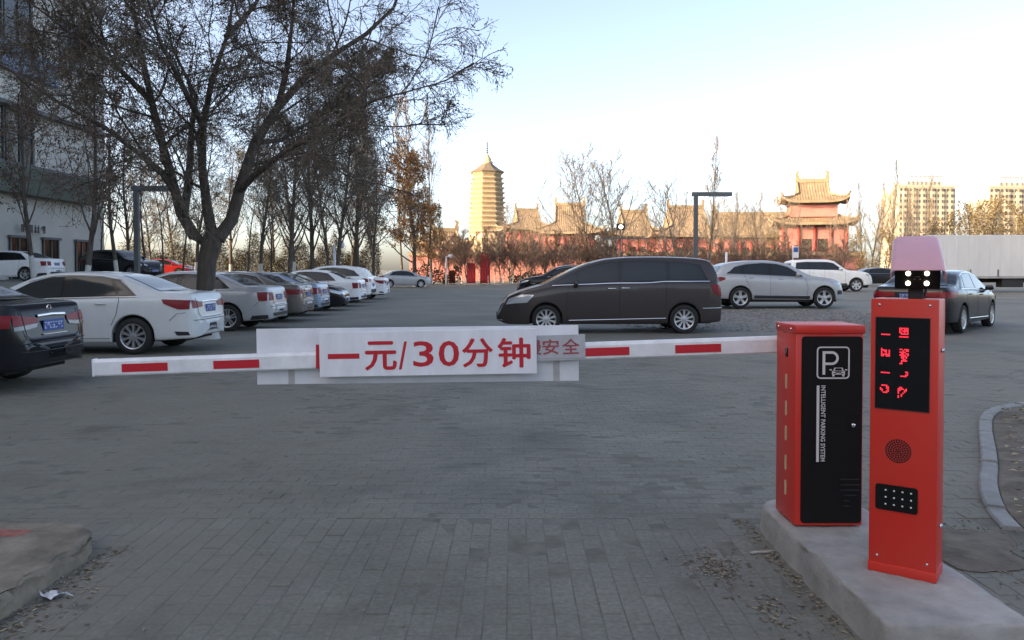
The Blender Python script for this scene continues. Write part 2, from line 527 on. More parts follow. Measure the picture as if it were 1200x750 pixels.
pts = []
for _ in range(2600):
    a = rg.uniform(0, 6.28); q = math.sqrt(rg.random()) * 0.98
    X = cx + 5.3 * q * math.cos(a); Y = cy + 4.3 * q * math.sin(a)
    if X < 1 and Y < 19: continue
    pts.append((X, Y, gz(X, Y) + 0.012))
scatter('gravel', M['gravel'], pts, 0.035, seed=2)

# ---------------- plinth of the gate
def plinth(name, x0, x1, y0, y1, h, label, rough=0.006, rnd=0.22, m=None):
    out = []
    n = 7
    for cxx, cyy, a in ((x1 - rnd, y1 - rnd, 0), (x0 + rnd, y1 - rnd, 90)):
        for k in range(n + 1):
            t = R(a + 90 * k / n); out.append((cxx + rnd * math.cos(t), cyy + rnd * math.sin(t)))
    m2 = int((y1 - rnd - y0) / 0.06)
    out += [(x0, y1 - rnd + (y0 - (y1 - rnd)) * k / m2) for k in range(1, m2 + 1)]
    m3 = int((x1 - x0) / 0.06)
    out += [(x0 + (x1 - x0) * k / m3, y0) for k in range(1, m3 + 1)]
    out += [(x1, y0 + (y1 - rnd - y0) * k / m2) for k in range(1, m2)]
    cxm, cym = sum(p[0] for p in out) / len(out), sum(p[1] for p in out) / len(out)
    r = random.Random(5)
    levels = [(0.03, -0.03), (0.024, 0.0), (0.016, h * 0.35), (0.006, h * 0.7), (0.0, h - 0.018), (-0.006, h - 0.006), (-0.02, h - 0.001), (-0.06, h)]
    mb = MB(); vs = []
    K = len(out)
    for off, z in levels:
        for (px, py) in out:
            dx, dy = px - cxm, py - cym
            l = math.hypot(dx, dy)
            j = r.gauss(0, rough) if off > -0.03 else 0
            nx_ = dx / l; ny_ = dy / l
            vs.append((px + nx_ * (off + j), py + ny_ * (off + j), z + (r.gauss(0, rough * 0.5) if 0 < z < h else 0)))
    fs = []
    for k in range(len(levels) - 1):
        fs += [(k * K + i, k * K + (i + 1) % K, (k + 1) * K + (i + 1) % K, (k + 1) * K + i) for i in range(K)]
    base = len(vs)
    for s in (0.75, 0.45, 0.2):
        for i in range(K):
            q = vs[(len(levels) - 1) * K + i]
            vs.append((cxm + (q[0] - cxm) * s, cym + (q[1] - cym) * s, h + r.gauss(0, 0.0015 if rough < 0.01 else 0.009)))
    for k in range(3):
        a = (len(levels) - 1) * K if k == 0 else base + (k - 1) * K
        b_ = base + k * K
        fs += [(a + i, a + (i + 1) % K, b_ + (i + 1) % K, b_ + i) for i in range(K)]
    fs.append(tuple(base + 2 * K + i for i in range(K)))
    mb.add(vs, fs)
    return mb.build(name, m or M['concrete'], None, True), label

PX0, PX1, PY0, PY1, PH = 1.43, 2.0, 2.98, 4.66, 0.15
pl, lab = plinth('concrete_plinth', PX0, PX1, PY0, PY1, PH, '')
tag(pl, 'pale grey concrete plinth with worn edges carrying the two red machines', 'plinth')
pl2, lab = plinth('concrete_plinth', -4.6, -2.20, 1.2, 4.34, 0.105, '', rough=0.020, rnd=0.34, m=mat('dirty_concrete', (0.225, 0.185, 0.14), 0.95, var=0.35, scale=5, bump=0.6, bscale=40))
tag(pl2, 'broken grey concrete kerb end at the bottom left corner', 'plinth')
pl2.location.y = 0
# red bricks on the left plinth
redb = mat('red_brick', (0.32, 0.11, 0.085), 0.9, var=0.3, scale=20, bump=0.4, bscale=80)
k = 0
rm = MB().add(*brick_shape(0.21, 0.10, 0.05, 0.006)).mesh('red_brick', redb)
for j in range(2):
    for i in range(4):
        o = link('red_brick', rm, pl2, (-2.66 - i * 0.215 - (0.1 if j % 2 else 0), 4.14 - j * 0.105, 0.105 + 0.006 + rb.uniform(-0.006, 0.004)), (rb.uniform(-.03, .03), rb.uniform(-.03, .03), rb.uniform(-.06, .06)))

# litter at the foot of both plinths
rl = random.Random(21)
pts = []
for _ in range(420):
    t = rl.random(); y = 3.0 + 1.25 * t
    x = -2.17 + abs(rl.gauss(0, 0.06 + 0.07 * (1 - t)))
    pts.append((x, y, 0.0))
for _ in range(260):
    y = rl.uniform(3.0, 4.7); x = 1.40 - abs(rl.gauss(0, 0.05)); pts.append((x, y, 0.0))
for _ in range(260):
    pts.append((rl.gauss(1.02, 0.07), rl.gauss(3.95, 0.12), 0.0))
for _ in range(110):
    pts.append((rl.gauss(1.14, 0.05), rl.gauss(3.45, 0.14), 0.0))
for _ in range(200):
    pts.append((rl.gauss(2.4, 0.25), rl.gauss(4.3, 0.5), 0.0))
for _ in range(260):
    pts.append((rl.uniform(-4.5, 4), rl.uniform(3.1, 9), 0.0))
scatter('fallen_leaves', M['litter'], pts, 0.013, seed=3, leaf=True)
pts = [(rl.uniform(-5, 4), rl.uniform(3.1, 10), 0.0) for _ in range(240)] + [(rl.gauss(1.0, 0.1), rl.gauss(3.95, 0.15), 0.0) for _ in range(150)] + [(-2.25 + abs(rl.gauss(0, 0.09)), rl.uniform(3.0, 4.1), 0) for _ in range(150)]
scatter('grit', M['gravel'], pts, 0.006, seed=4)

# white scrap of plastic and a pale stick
mb = MB(); r = random.Random(8); vs = []
for j in range(5):
    for i in range(7):
        vs.append((-0.065 + 0.13 * i / 6 + r.gauss(0, 0.006), -0.03 + 0.06 * j / 4 * (0.5 + 0.5 * math.sin(i)) + r.gauss(0, 0.005), 0.008 + abs(r.gauss(0.012, 0.014))))
mb.add(vs, [(j * 7 + i, j * 7 + i + 1, j * 7 + i + 8, j * 7 + i + 7) for j in range(4) for i in range(6)])
o = mb.build('plastic_scrap', mat('white_plastic_film', (0.7, 0.72, 0.76), 0.4), None, True)
o.location = (-2.08, 3.56, 0.0); o.rotation_euler = (0, 0, 0.5)
tag(o, 'crumpled scrap of white plastic on the ground by the left kerb end', 'litter')
mb = MB().tube([(-0.07, 0, 0.008), (-0.03, 0.004, 0.010), (0.02, -0.002, 0.010), (0.07, 0.004, 0.012)], [0.008, 0.007, 0.0075, 0.006], 7)
o = mb.build('stick', mat('pale_wood', (0.42, 0.39, 0.35), 0.8, var=0.2, scale=60), None, True)
o.location = (1.325, 4.13, 0.0); o.rotation_euler = (0, 0, 0.15)
tag(o, 'short pale stick lying against the foot of the concrete plinth', 'stick')

# ---------------- kerb and planting bed on the right
kc = [(9.5, 8.65), (7.2, 8.68), (6.0, 8.68), (5.35, 8.5), (4.85, 8.0), (4.4, 7.3), (4.0, 6.6), (3.62, 5.95), (3.28, 5.4), (3.02, 4.9), (2.88, 4.5)]
def catmull(P, n):
    out = []
    for i in range(len(P) - 1):
        p0 = P[max(i - 1, 0)]; p1 = P[i]; p2 = P[i + 1]; p3 = P[min(i + 2, len(P) - 1)]
        for k in range(n):
            t = k / n
            out.append(tuple(0.5 * ((2 * p1[a]) + (-p0[a] + p2[a]) * t + (2 * p0[a] - 5 * p1[a] + 4 * p2[a] - p3[a]) * t * t + (-p0[a] + 3 * p1[a] - 3 * p2[a] + p3[a]) * t ** 3) for a in range(len(p1))))
    out.append(tuple(P[-1]))
    return out
kp = catmull(kc, 12)
bed = MB()
bpoly = [(x + 0.06, y - 0.03) for x, y in kp[::3]] + [(2.95, 4.0), (2.7, 3.6), (2.75, 2.0), (14, 2.0), (14, 8.7)]
bc = (6.5, 5.0)
vs = [(x, y, 0.010) for x, y in bpoly]; K = len(vs)
rr = random.Random(4)
for s in (0.96, 0.9, 0.8, 0.65, 0.5, 0.3):
    vs += [(bc[0] + (x - bc[0]) * s, bc[1] + (y - bc[1]) * s, 0.03 + rr.gauss(0, 0.012)) for x, y in bpoly]
fs = []
for k in range(6):
    fs += [(k * K + i, k * K + (i + 1) % K, (k + 1) * K + (i + 1) % K, (k + 1) * K + i) for i in range(K)]
fs.append(tuple(6 * K + i for i in range(K)))
bed.add(vs, fs)
struct(bed.build('planting_bed', M['dirt'], None, True))
pts = []
for _ in range(2600):
    x = rl.uniform(2.8, 7.5); y = rl.uniform(2.6, 8.3)
    if x > 3.12 + (y - 4.9) * 0.59: pts.append((x, y, 0.05))
scatter('dead_leaves', mat('straw_litter', (0.30, 0.24, 0.16), 0.9, island=0.6), pts, 0.028, seed=6, leaf=True)
kerb = thing('kerb', 'curved kerb of pale grey stones edging the bare earth bed on the right', 'kerb', (0, 0, 0))
acc = 0.0; start = 0
def kerb_stone(seg):
    mb = MB(); n = len(seg); vs = []
    w, h = 0.11, 0.035
    for i, (x, y) in enumerate(seg):
        a = seg[max(0, i - 1)]; b = seg[min(n - 1, i + 1)]
        tx, ty = b[0] - a[0], b[1] - a[1]; l = math.hypot(tx, ty); nx_, ny_ = -ty / l, tx / l
        for o_, z in ((-w / 2, -0.04), (-w / 2, h - 0.012), (-w / 2 + 0.012, h), (w / 2 - 0.012, h), (w / 2, h - 0.012), (w / 2, -0.04)):
            vs.append((x + nx_ * o_, y + ny_ * o_, z))
    fs = [(i * 6 + j, i * 6 + j + 1, (i + 1) * 6 + j + 1, (i + 1) * 6 + j) for i in range(n - 1) for j in range(5)]
    fs.append(tuple(range(6))); fs.append(tuple((n - 1) * 6 + j for j in range(5, -1, -1)))
    mb.add(vs, fs)
    o = mb.build('kerb_stone', M['kerb_stone'], kerb)
    o.location.z = rr.gauss(0, 0.006)
seg = [kp[0]]
for i in range(1, len(kp)):
    a, b = kp[i - 1], kp[i]
    acc += math.hypot(b[0] - a[0], b[1] - a[1])
    seg.append(b)
    if acc > 0.62:
        q = seg[-1]; pq = seg[-2]
        seg[-1] = (pq[0] + (q[0] - pq[0]) * 0.86, pq[1] + (q[1] - pq[1]) * 0.86)
        kerb_stone(seg); seg = [q]; acc = 0
if len(seg) > 2: kerb_stone(seg)
kerb_stone([(2.72, 3.9), (2.62, 3.6), (2.56, 3.3), (2.52, 2.9)])
ep = MB(); K = 40
for s_, z_ in ((0.25, 0.012), (0.55, 0.011), (0.8, 0.008), (1.0, 0.0005)):
    for i in range(K):
        a = 2 * math.pi * i / K
        q = s_ * (1 + 0.16 * math.sin(3 * a + 0.5) + 0.10 * math.sin(5 * a) + (rr.uniform(-.05, .05) if s_ == 1 else 0))
        ep.v.append((2.43 + 0.29 * q * math.cos(a), 4.25 + 0.36 * q * math.sin(a), z_ + 0.004))
ep.f = [(k * K + i, (k + 1) * K + i, (k + 1) * K + (i + 1) % K, k * K + (i + 1) % K) for k in range(3) for i in range(K)] + [tuple(range(K))]
ep.m = [0] * len(ep.f)
struct(ep.build('earth_patch', M['dirt'], None, True))
# loose earth spilled where the kerb is broken
pts = [(rl.gauss(2.55, 0.22), rl.gauss(4.25, 0.24), 0.0) for _ in range(500)]
scatter('spilled_earth', mat('earth_crumbs', (0.15, 0.125, 0.098), 0.95, island=0.4), pts, 0.007, seed=7)
# ------------------------------------------------------------------ barrier gate
gate = thing('barrier_gate', 'red barrier cabinet with black door and long white striped boom arm', 'barrier gate', (1.655, 4.25, PH))
CX0, CX1 = 1.478 - 1.655, 1.833 - 1.655       # local
CY0, CY1 = -0.15, 0.145
CH = 1.035
mb = MB()
mb.box(((CX0 + CX1) / 2, (CY0 + CY1) / 2, CH / 2 + 0.0), (CX1 - CX0, CY1 - CY0, CH - 0.02), bev=0.006)
cab = mb.build('cabinet', M['barrier_red'], gate, sharp=40)
# lid: a tray folded over the top
mb = MB().box(((CX0 + CX1) / 2, (CY0 + CY1) / 2 - 0.004, CH + 0.004), (CX1 - CX0 + 0.012, CY1 - CY0 + 0.014, 0.045), bev=0.007)
lid = mb.build('lid', M['barrier_red'], gate, sharp=40)
for sx in (0.05, 0.24):
    o = MB().lathe([(0.0, -0.004), (0.006, -0.004), (0.008, 0.0)], 10, 'y', (0, 0, 0)).build('screw', M['chrome'], lid)
    o.rotation_euler = (0, 0, -math.pi / 2); o.location = (CX0 - 0.008, CY0 + sx, CH + 0.004)
door = MB().prism(rrect(CX0 + 0.031, 0.025, CX1 - 0.008, CH - 0.032, 0.018), CY0 - 0.006, CY0 + 0.01).build('door', M['panel_black'], gate)
yd = CY0 - 0.0066
# P emblem in a rounded frame
def frame_ring(outer, inner, y0, y1):
    mb = MB(); n = len(outer)
    vs = [(x, y0, z) for x, z in outer] + [(x, y0, z) for x, z in inner] + [(x, y1, z) for x, z in outer] + [(x, y1, z) for x, z in inner]
    fs = []
    for i in range(n):
        j = (i + 1) % n
        fs += [(i, j, n + j, n + i), (i, 2 * n + i, 2 * n + j, j), (n + i, n + j, 3 * n + j, 3 * n + i)]
    return mb.add(vs, fs)
lx0, lx1, lz1, lz0 = 1.586 - 1.655, 1.757 - 1.655, 1.10 - PH, 0.932 - PH
frame_ring(rrect(lx0, lz0, lx1, lz1, 0.02), rrect(lx0 + 0.007, lz0 + 0.007, lx1 - 0.007, lz1 - 0.007, 0.014), yd - 0.001, yd + 0.002).build('emblem_frame', M['print_grey'], door)
# letter P
px0, pz0, pz1 = lx0 + 0.030, lz0 + 0.022, lz1 - 0.024
mb = MB()
mb.prism([(px0, pz0), (px0 + 0.014, pz0), (px0 + 0.014, pz1), (px0, pz1)], yd - 0.001, yd + 0.001)
def bowl(ro, ri, cx_, cz_, x_in):
    o = [(x_in, cz_ + ro)] + [(cx_ + ro * math.cos(R(a)), cz_ + ro * math.sin(R(a))) for a in range(90, -91, -15)] + [(x_in, cz_ - ro)]
    i = [(x_in, cz_ + ri)] + [(cx_ + ri * math.cos(R(a)), cz_ + ri * math.sin(R(a))) for a in range(90, -91, -15)] + [(x_in, cz_ - ri)]
    vs = [(x, yd - 0.001, z) for x, z in o] + [(x, yd - 0.001, z) for x, z in i]; n = len(o)
    return vs, [(k, k + 1, n + k + 1, n + k) for k in range(n - 1)]
mb.add(*bowl(0.036, 0.023, px0 + 0.048, pz1 - 0.036, px0 + 0.014))
mb.build('letter_p', M['print_grey'], door)
# little car seen from the front
cxm, czm = lx0 + 0.113, lz0 + 0.036
mb = MB()
def ring2(pts, w):
    n = len(pts); cx_, cz_ = sum(p[0] for p in pts) / n, sum(p[1] for p in pts) / n
    inn = [(x + (cx_ - x) * w, z + (cz_ - z) * w) for x, z in pts]
    vs = [(x, yd - 0.001, z) for x, z in pts] + [(x, yd - 0.001, z) for x, z in inn]
    return vs, [(k, (k + 1) % n, n + (k + 1) % n, n + k) for k in range(n)]
mb.add(*ring2([(cxm - 0.028, czm + 0.004), (cxm - 0.022, czm + 0.022), (cxm + 0.022, czm + 0.022), (cxm + 0.028, czm + 0.004)], 0.3))
mb.add(*ring2([(cxm - 0.034, czm - 0.014), (cxm - 0.034, czm + 0.004), (cxm - 0.026, czm + 0.007), (cxm + 0.026, czm + 0.007), (cxm + 0.034, czm + 0.004), (cxm + 0.034, czm - 0.014)], 0.2))
for sx in (-1, 1):
    mb.box((cxm + sx * 0.022, yd, czm - 0.003), (0.014, 0.002, 0.008))
    mb.box((cxm + sx * 0.026, yd, czm - 0.019), (0.011, 0.002, 0.009))
    mb.box((cxm + sx * 0.040, yd, czm + 0.011), (0.012, 0.002, 0.006))
mb.box((cxm, yd, czm - 0.007), (0.024, 0.002, 0.005))
mb.build('car_emblem', M['print_grey'], door)
box_obj('white_bar', (lx0 + 0.008, yd, 0.697 - PH), (0.014, 0.002, 0.40), M['print_grey'], door)
glyph('lettering', 'INTELLIGENT PARKING SYSTEM', (lx0 + 0.024, 0.5 - PH, lx0 + 0.047, 0.897 - PH), M['print_grey'], door, y=yd + 0.0004, bold=0.012, rot90=True)
MB().lathe([(0.0, -0.012), (0.009, -0.012), (0.012, -0.006), (0.012, 0.0)], 16, 'y', (1.777 - 1.655, CY0 - 0.006, 0.69 - PH)).build('lock', M['chrome'], door, True)
for i in range(6):
    mb = MB().box((1.765 - 1.655 - (0.0 if i < 4 else 0.018), CY0 - 0.007, 0.405 - PH - i * 0.028), (0.10 if i < 3 else 0.07 if i < 4 else 0.03, 0.006, 0.006), bev=0.0015)
    mb.build('vent_slot', M['black_plastic'], door)
slot_m = mat('pale_reflector', (0.62, 0.50, 0.30), 0.4)
for z in (0.90, 0.755, 0.62, 0.46, 0.325):
    mb = MB().prism([(yy, zz) for yy, zz in rrect(-0.012, -0.04, 0.012, 0.04, 0.010)], -0.002, 0.002)
    o = mb.build('side_slot', slot_m, cab); o.rotation_euler = (0, 0, -math.pi / 2); o.location = (CX0 - 0.0005, -0.015, z - PH)
mb = MB().lathe([(0, -0.004), (0.016, -0.004), (0.02, 0.0)], 14, 'y').build('side_lock', M['gloss_black'], cab)
mb.rotation_euler = (0, 0, -math.pi / 2); mb.location = (CX0 - 0.001, -0.02, 1.065 - PH)
mb = MB().box((0, 0, 0), (0.004, 0.035, 0.045), bev=0.001).build('lock_plate', M['panel_black'], cab); mb.location = (CX0 - 0.001, -0.02, 1.055 - PH)
# boom arm behind the cabinet
AX1 = 1.62 - 1.655; AX0 = -2.36 - 1.655
AY = 4.455 - 4.25
TILT = math.atan2(0.13, 3.8)
zr = 1.082 - PH
mb = MB()
L_ = AX1 - AX0
prof = [(-0.024, -0.040), (-0.024, 0.030), (-0.012, 0.047), (0.020, 0.047), (0.024, 0.042), (0.024, -0.044), (0.020, -0.048), (-0.018, -0.048)]
vs = []
for x in (-L_, -L_ + 0.002, 0.0):
    vs += [(x, yy, zz) for yy, zz in prof]
n8 = len(prof)
fs = [(i * n8 + j, i * n8 + (j + 1) % n8, (i + 1) * n8 + (j + 1) % n8, (i + 1) * n8 + j) for i in range(2) for j in range(n8)]
fs += [tuple(range(n8)), tuple(2 * n8 + j for j in range(n8 - 1, -1, -1))]
mb.add(vs, fs)
arm = mb.build('boom_arm', M['arm_white'], gate)
arm.location = (AX1, AY, zr); arm.rotation_euler = (0, -TILT, 0)
for px in (140, 248, 464, 572, 684, 792):
    x0 = at(px, 4.42) - 1.62; x1 = at(px + 54, 4.42) - 1.62
    box_obj('red_reflector', ((x0 + x1) / 2, -0.025, -0.006), (x1 - x0, 0.004, 0.046), M['sign_red'], arm)
box_obj('end_cap', (-L_ - 0.004, 0, 0), (0.012, 0.052, 0.10), M['arm_white'], arm, bev=0.004)
mb = MB().lathe([(0.0, -0.05), (0.035, -0.05), (0.04, -0.04), (0.04, 0.0)], 18, 'y', (AX1 - 0.06, AY - 0.02, zr)).build('arm_shaft', M['black_plastic'], gate, True)

# boards hung on the arm
def arm_z(x):      # centre height of the arm above ground
    return 1.082 - (1.62 - x) * math.tan(TILT)
x0, x1 = at(301, 4.50), at(678, 4.50)
bb = MB().box((0, 0, 0), (x1 - x0, 0.010, 0.318), bev=0.002).build('backing_board', M['board_white'])
bb.location = ((x0 + x1) / 2, 4.492, 1.014); bb.rotation_euler = (0, -TILT * 0.35, 0)
tag(bb, 'long blank white board fixed behind the boom arm', 'board')
for px in (341, 652):
    tx = at(px, 4.49) - (x0 + x1) / 2
    box_obj('tape', (tx, -0.007, -0.09), (0.036, 0.004, 0.135), mat('clear_tape', (0.46, 0.45, 0.44), 0.35, var=0.1, scale=30), bb)
d = 4.40
sx0, sx1 = at(374, d), at(629, d)
sg = MB().box((0, 0, 0), (sx1 - sx0, 0.012, 0.252), bev=0.002).build('price_sign', M['sign_white'])
SCX = (sx0 + sx1) / 2; SCZ = EYE - (413.5 - 316) * d / 924
sg.location = (SCX, d, SCZ); STILT = R(1.0); sg.rotation_euler = (0, -STILT, 0)
tag(sg, 'white price sign with red characters hung on the boom arm', 'sign')
for ch, a, b, t, e, bold in (('一', 384, 421, 411.5, 417.5, 0.0), ('元', 428, 464, 398, 431, 0.022), ('/', 467, 477, 398, 431, 0.012), ('3', 484, 508, 398, 428, 0.012),
                       ('0', 514, 538, 398, 428, 0.012), ('分', 542, 577, 396, 429, 0.018), ('钟', 584, 621, 396, 430, 0.010)):
    k = d / 924
    lift = (0.5 * (a + b) - 501) * k * 0.0
    zc0 = EYE - (e - 316) * k - SCZ - 0.008 + 0.0; zc1 = EYE - (t - 316) * k - SCZ - 0.008
    zc0 -= (at((a + b) / 2, d) - SCX) * math.tan(STILT) * 0.2; zc1 -= (at((a + b) / 2, d) - SCX) * math.tan(STILT) * 0.2
    glyph('character', ch, (at(a, d) - SCX, zc0, at(b, d) - SCX, zc1), M['sign_red'], sg, y=-0.0064, bold=bold if ch in '30/' else 0.0, fat=0.0040 if ch in '元分钟' else 0.0)
d = 4.425
gx0, gx1 = at(612, d), at(686, d)
gp = MB().box((0, 0, 0), (gx1 - gx0, 0.006, 0.132), bev=0.0015).build('safety_plate', M['grey_plate'])
GCX = (gx0 + gx1) / 2; GCZ = EYE - (406.5 - 316) * d / 924
gp.location = (GCX, d, GCZ); gp.rotation_euler = (0, -R(1.6), 0)
tag(gp, 'small grey plate with faded red characters behind right end of price sign', 'sign')
for ch, a, b in (('慢', 617, 634), ('安', 636, 655), ('全', 659, 679)):
    k = d / 924
    glyph('character', ch, (at(a, d) - GCX, -(8.6) * k, at(b, d) - GCX, 8.8 * k), M['faded_red'], gp, y=-0.0034, fat=0.0016)
rp = box_obj('red_strip', (0, 0, 0), (0.06, 0.006, 0.135), M['sign_red'], None, bev=0.001)
rp.location = (at(376, 4.42), 4.421, EYE - (418 - 316) * 4.42 / 924)
tag(rp, 'narrow red strip showing beside the left end of price sign', 'sign')

# ------------------------------------------------------------------ plate-reader column
KA = math.atan2(-0.16, 0.218)
KW, KD, KH = 0.272, 0.17, 1.222
fc = Vector((1.713, 3.44, PH))
nrm = Vector((-0.16, -0.218, 0)).normalized()
kc_ = fc - nrm * (KD / 2)
kio = thing('plate_reader_column', 'slim red column with LED display, keypad lamp and camera on top', 'ticket column', kc_, KA)
yf = -KD / 2
body = MB().box((0, 0, KH / 2 + 0.02), (KW, KD, KH - 0.04), bev=0.006).build('body', M['barrier_red'], kio, sharp=40)
MB().box((0, 0, 0.022), (KW + 0.004, KD + 0.006, 0.044), bev=0.004).build('base', M['barrier_red'], kio, sharp=40)
scr = MB().prism([(-0.112, 0.737), (0.100, 0.737), (0.100, 1.138), (-0.112, 1.138)], yf - 0.003, yf + 0.004).build('display', M['gloss_black'], kio)
frame_ring([(-0.115, 0.734), (0.103, 0.734), (0.103, 1.141), (-0.115, 1.141)], [(-0.112, 0.737), (0.100, 0.737), (0.100, 1.138), (-0.112, 1.138)], yf - 0.0045, yf + 0.001).build('display_bezel', M['black_plastic'], kio)
led = mat('red_led', (0.2, 0.0, 0.01), 0.5, emit=(1.0, 0.04, 0.09), estr=0.32)
def led_mark(pix, cx_, cz_, s):
    """pix: rows of text, each # one lit diode"""
    mb = MB()
    h = len(pix); w = max(len(r_) for r_ in pix)
    for j, row_ in enumerate(pix):
        for i, ch in enumerate(row_):
            if ch == '#': mb.box((cx_ + (i - w / 2 + 0.5) * s, yf - 0.0036, cz_ + (h / 2 - j - 0.5) * s), (s * 0.86, 0.001, s * 0.86))
    mb.build('led_character', led, scr)
S = 0.0062
led_mark(['######'], -0.073, 1.064, S)
led_mark(['#.....', '####.#', '#.##.#', '#..#.#', '######', '##.###'], -0.073, 0.985, S)
led_mark(['######'], -0.073, 0.895, S)
led_mark(['.####.', '....##', '#...##', '##...#', '.#..##', '..###.'], -0.076, 0.823, S)
led_mark(['######', '##.###', '#.####', '##.#.#', '.#####', '......', '######'], 0.0, 1.075, S)
led_mark(['##.###', '..#.##', '####..', '.##.##', '####.#', '.####.', '.##.#.', '..##..', '.####.', '.#....', '##....'], 0.002, 0.97, S)
led_mark(['....##', '.....#', '....##', '.####.'], 0.0, 0.893, S)
led_mark(['.##...', '####.#', '##..##', '#...#.', '#..#..', '..#...', '#.#...', '#.....'], -0.004, 0.812, S)
# loudspeaker: rings of holes
mb = MB()
for ring_ in range(0, 6):
    nn = max(1, ring_ * 6)
    for i in range(nn):
        a = 2 * math.pi * i / nn + ring_ * 0.3
        rr_ = ring_ * 0.0098
        mb.lathe([(0.0, -0.0006), (0.0049, -0.0006)], 6, 'y', (-0.018 + rr_ * math.cos(a), yf, 0.552 + rr_ * math.sin(a)))
struct(mb.build('speaker_holes', M['dark_gap'], kio), 'stuff')
# lamp pad: black rounded panel with twelve white diodes
pad = MB().prism(rrect(-0.108, 0.285, 0.062, 0.398, 0.012), yf - 0.006, yf + 0.002).build('lamp_pad', M['panel_black'], kio)
ledw = mat('white_diode', (0.75, 0.76, 0.72), 0.25, emit=(1, 1, 0.95), estr=0.0)
for j in range(3):
    for i in range(4):
        MB().lathe([(0.0, -0.004), (0.003, -0.0035), (0.0045, 0.0)], 8, 'y', (-0.066 + i * 0.034, yf - 0.0058, 0.374 - j * 0.031)).build('diode', ledw, pad, True)
for (z, ) in ((1.0, ), (0.235, )):
    MB().tube([(KW / 2 - 0.002, -0.02, z), (KW / 2 + 0.012, -0.02, z)], [0.009, 0.009], 12).build('side_lock', M['chrome'], kio, True)
# camera housing, tipped down towards the lane
ca = bpy.data.objects.new('camera_housing', None); COL.objects.link(ca); ca.parent = kio; ca.rotation_euler = (0, 0, R(11))
MB().box((0.03, 0.0, KH + 0.022), (0.06, 0.06, 0.05), bev=0.004).build('bracket', M['black_plastic'], ca)
TB = R(27)
rot = Matrix.Rotation(-TB, 3, 'X')
def cpt(x, y, z):       # camera frame: y backwards, z up
    v = Matrix.Rotation(TB, 3, 'X') @ Vector((x, y, z))
    return (v.x + 0.033, v.y - 0.095, v.z + 1.318)
mb = MB()
for (x, y, z) in [(sx * w, yy, zz) for yy, w in ((0.0, 0.088), (0.27, 0.078)) for sx in (-1, 1) for zz in (-0.058, 0.042)]:
    mb.v.append(cpt(x, y, z))
mb.f = [(0, 1, 3, 2), (4, 6, 7, 5), (0, 4, 5, 1), (2, 3, 7, 6), (0, 2, 6, 4), (1, 5, 7, 3)]; mb.m = [0] * 6
mb.build('lens_box', M['panel_black'], ca)
hood_m = mat('salmon_hood', (0.74, 0.38, 0.43), 0.4, var=0.05, scale=8)
mb = MB()
def usec(w, zt, drop, rc):
    o = [(-w, zt - drop)]
    for k in range(5):
        t = R(180 - 90 * k / 4); o.append((-w + rc + rc * math.cos(t), zt - rc + rc * math.sin(t)))
    o += [(-x, z) for x, z in o[::-1]]
    return o
secs = []
for yy, w, zt, drop in ((-0.055, 0.106, 0.062, 0.055), (-0.05, 0.106, 0.064, 0.06), (0.12, 0.101, 0.064, 0.085), (0.27, 0.096, 0.062, 0.09), (0.30, 0.090, 0.056, 0.085)):
    secs.append([cpt(x, yy, z) for x, z in usec(w, zt, drop, 0.022)])
nn = len(secs[0]); vs = [p for s in secs for p in s]
fs = [(i * nn + j, i * nn + j + 1, (i + 1) * nn + j + 1, (i + 1) * nn + j) for i in range(len(secs) - 1) for j in range(nn - 1)]
fs.append(tuple((len(secs) - 1) * nn + j for j in range(nn)))
mb.add(vs, fs)
hd = mb.build('hood', hood_m, ca, sharp=50)
so = hd.modifiers.new('thick', 'SOLIDIFY'); so.thickness = 0.004; so.offset = -1
lw = mat('lamp_white', (0.9, 0.9, 0.88), 0.3, emit=(1, 1, 0.97), estr=1.2)
for sx in (-0.036, 0.036):
    for zz in (0.020, -0.028):
        c0 = Vector(cpt(sx, -0.001, zz)); c1 = Vector(cpt(sx, -0.008, zz)); c2 = Vector(cpt(sx, -0.011, zz))
        MB().tube([c0, c1, c2], [0.0098, 0.0098, 0.007], 16).build('lamp', lw, ca, True)
MB().tube([(0.06, 0.05, KH - 0.01), (0.075, 0.075, KH + 0.04), (0.06, 0.10, KH + 0.09), (0.045, 0.115, KH + 0.13)], 0.006, 8).build('cable', M['black_plastic'], ca, True)
for sx in (-0.10, 0.10):
    for z_ in (0.075, 1.195):
        MB().lathe([(0.0, -0.003), (0.005, -0.003), (0.006, 0.0)], 10, 'y', (sx, yf, z_)).build('screw', M['chrome'], kio, True)
c0 = Vector(cpt(0, -0.001, -0.005)); c1 = Vector(cpt(0, -0.006, -0.005))
MB().tube([c0, c1], [0.014, 0.012], 16).build('lens', M['gloss_black'], ca, True)
# ------------------------------------------------------------------ cars
def mono(P):
    """monotone cubic through control points"""
    xs_ = [p[0] for p in P]; ys_ = [p[1] for p in P]; n = len(P)
    d = [(ys_[i + 1] - ys_[i]) / (xs_[i + 1] - xs_[i]) for i in range(n - 1)]
    m = [d[0]] + [0 if d[i - 1] * d[i] <= 0 else 2 * d[i - 1] * d[i] / (d[i - 1] + d[i]) for i in range(1, n - 1)] + [d[-1]]
    def f(x):
        if x <= xs_[0]: return ys_[0]
        if x >= xs_[-1]: return ys_[-1]
        i = 0
        while x > xs_[i + 1]: i += 1
        h = xs_[i + 1] - xs_[i]; t = (x - xs_[i]) / h
        return (ys_[i] * (1 + 2 * t) * (1 - t) ** 2 + h * m[i] * t * (1 - t) ** 2 + ys_[i + 1] * t * t * (3 - 2 * t) + h * m[i + 1] * t * t * (t - 1))
    return f

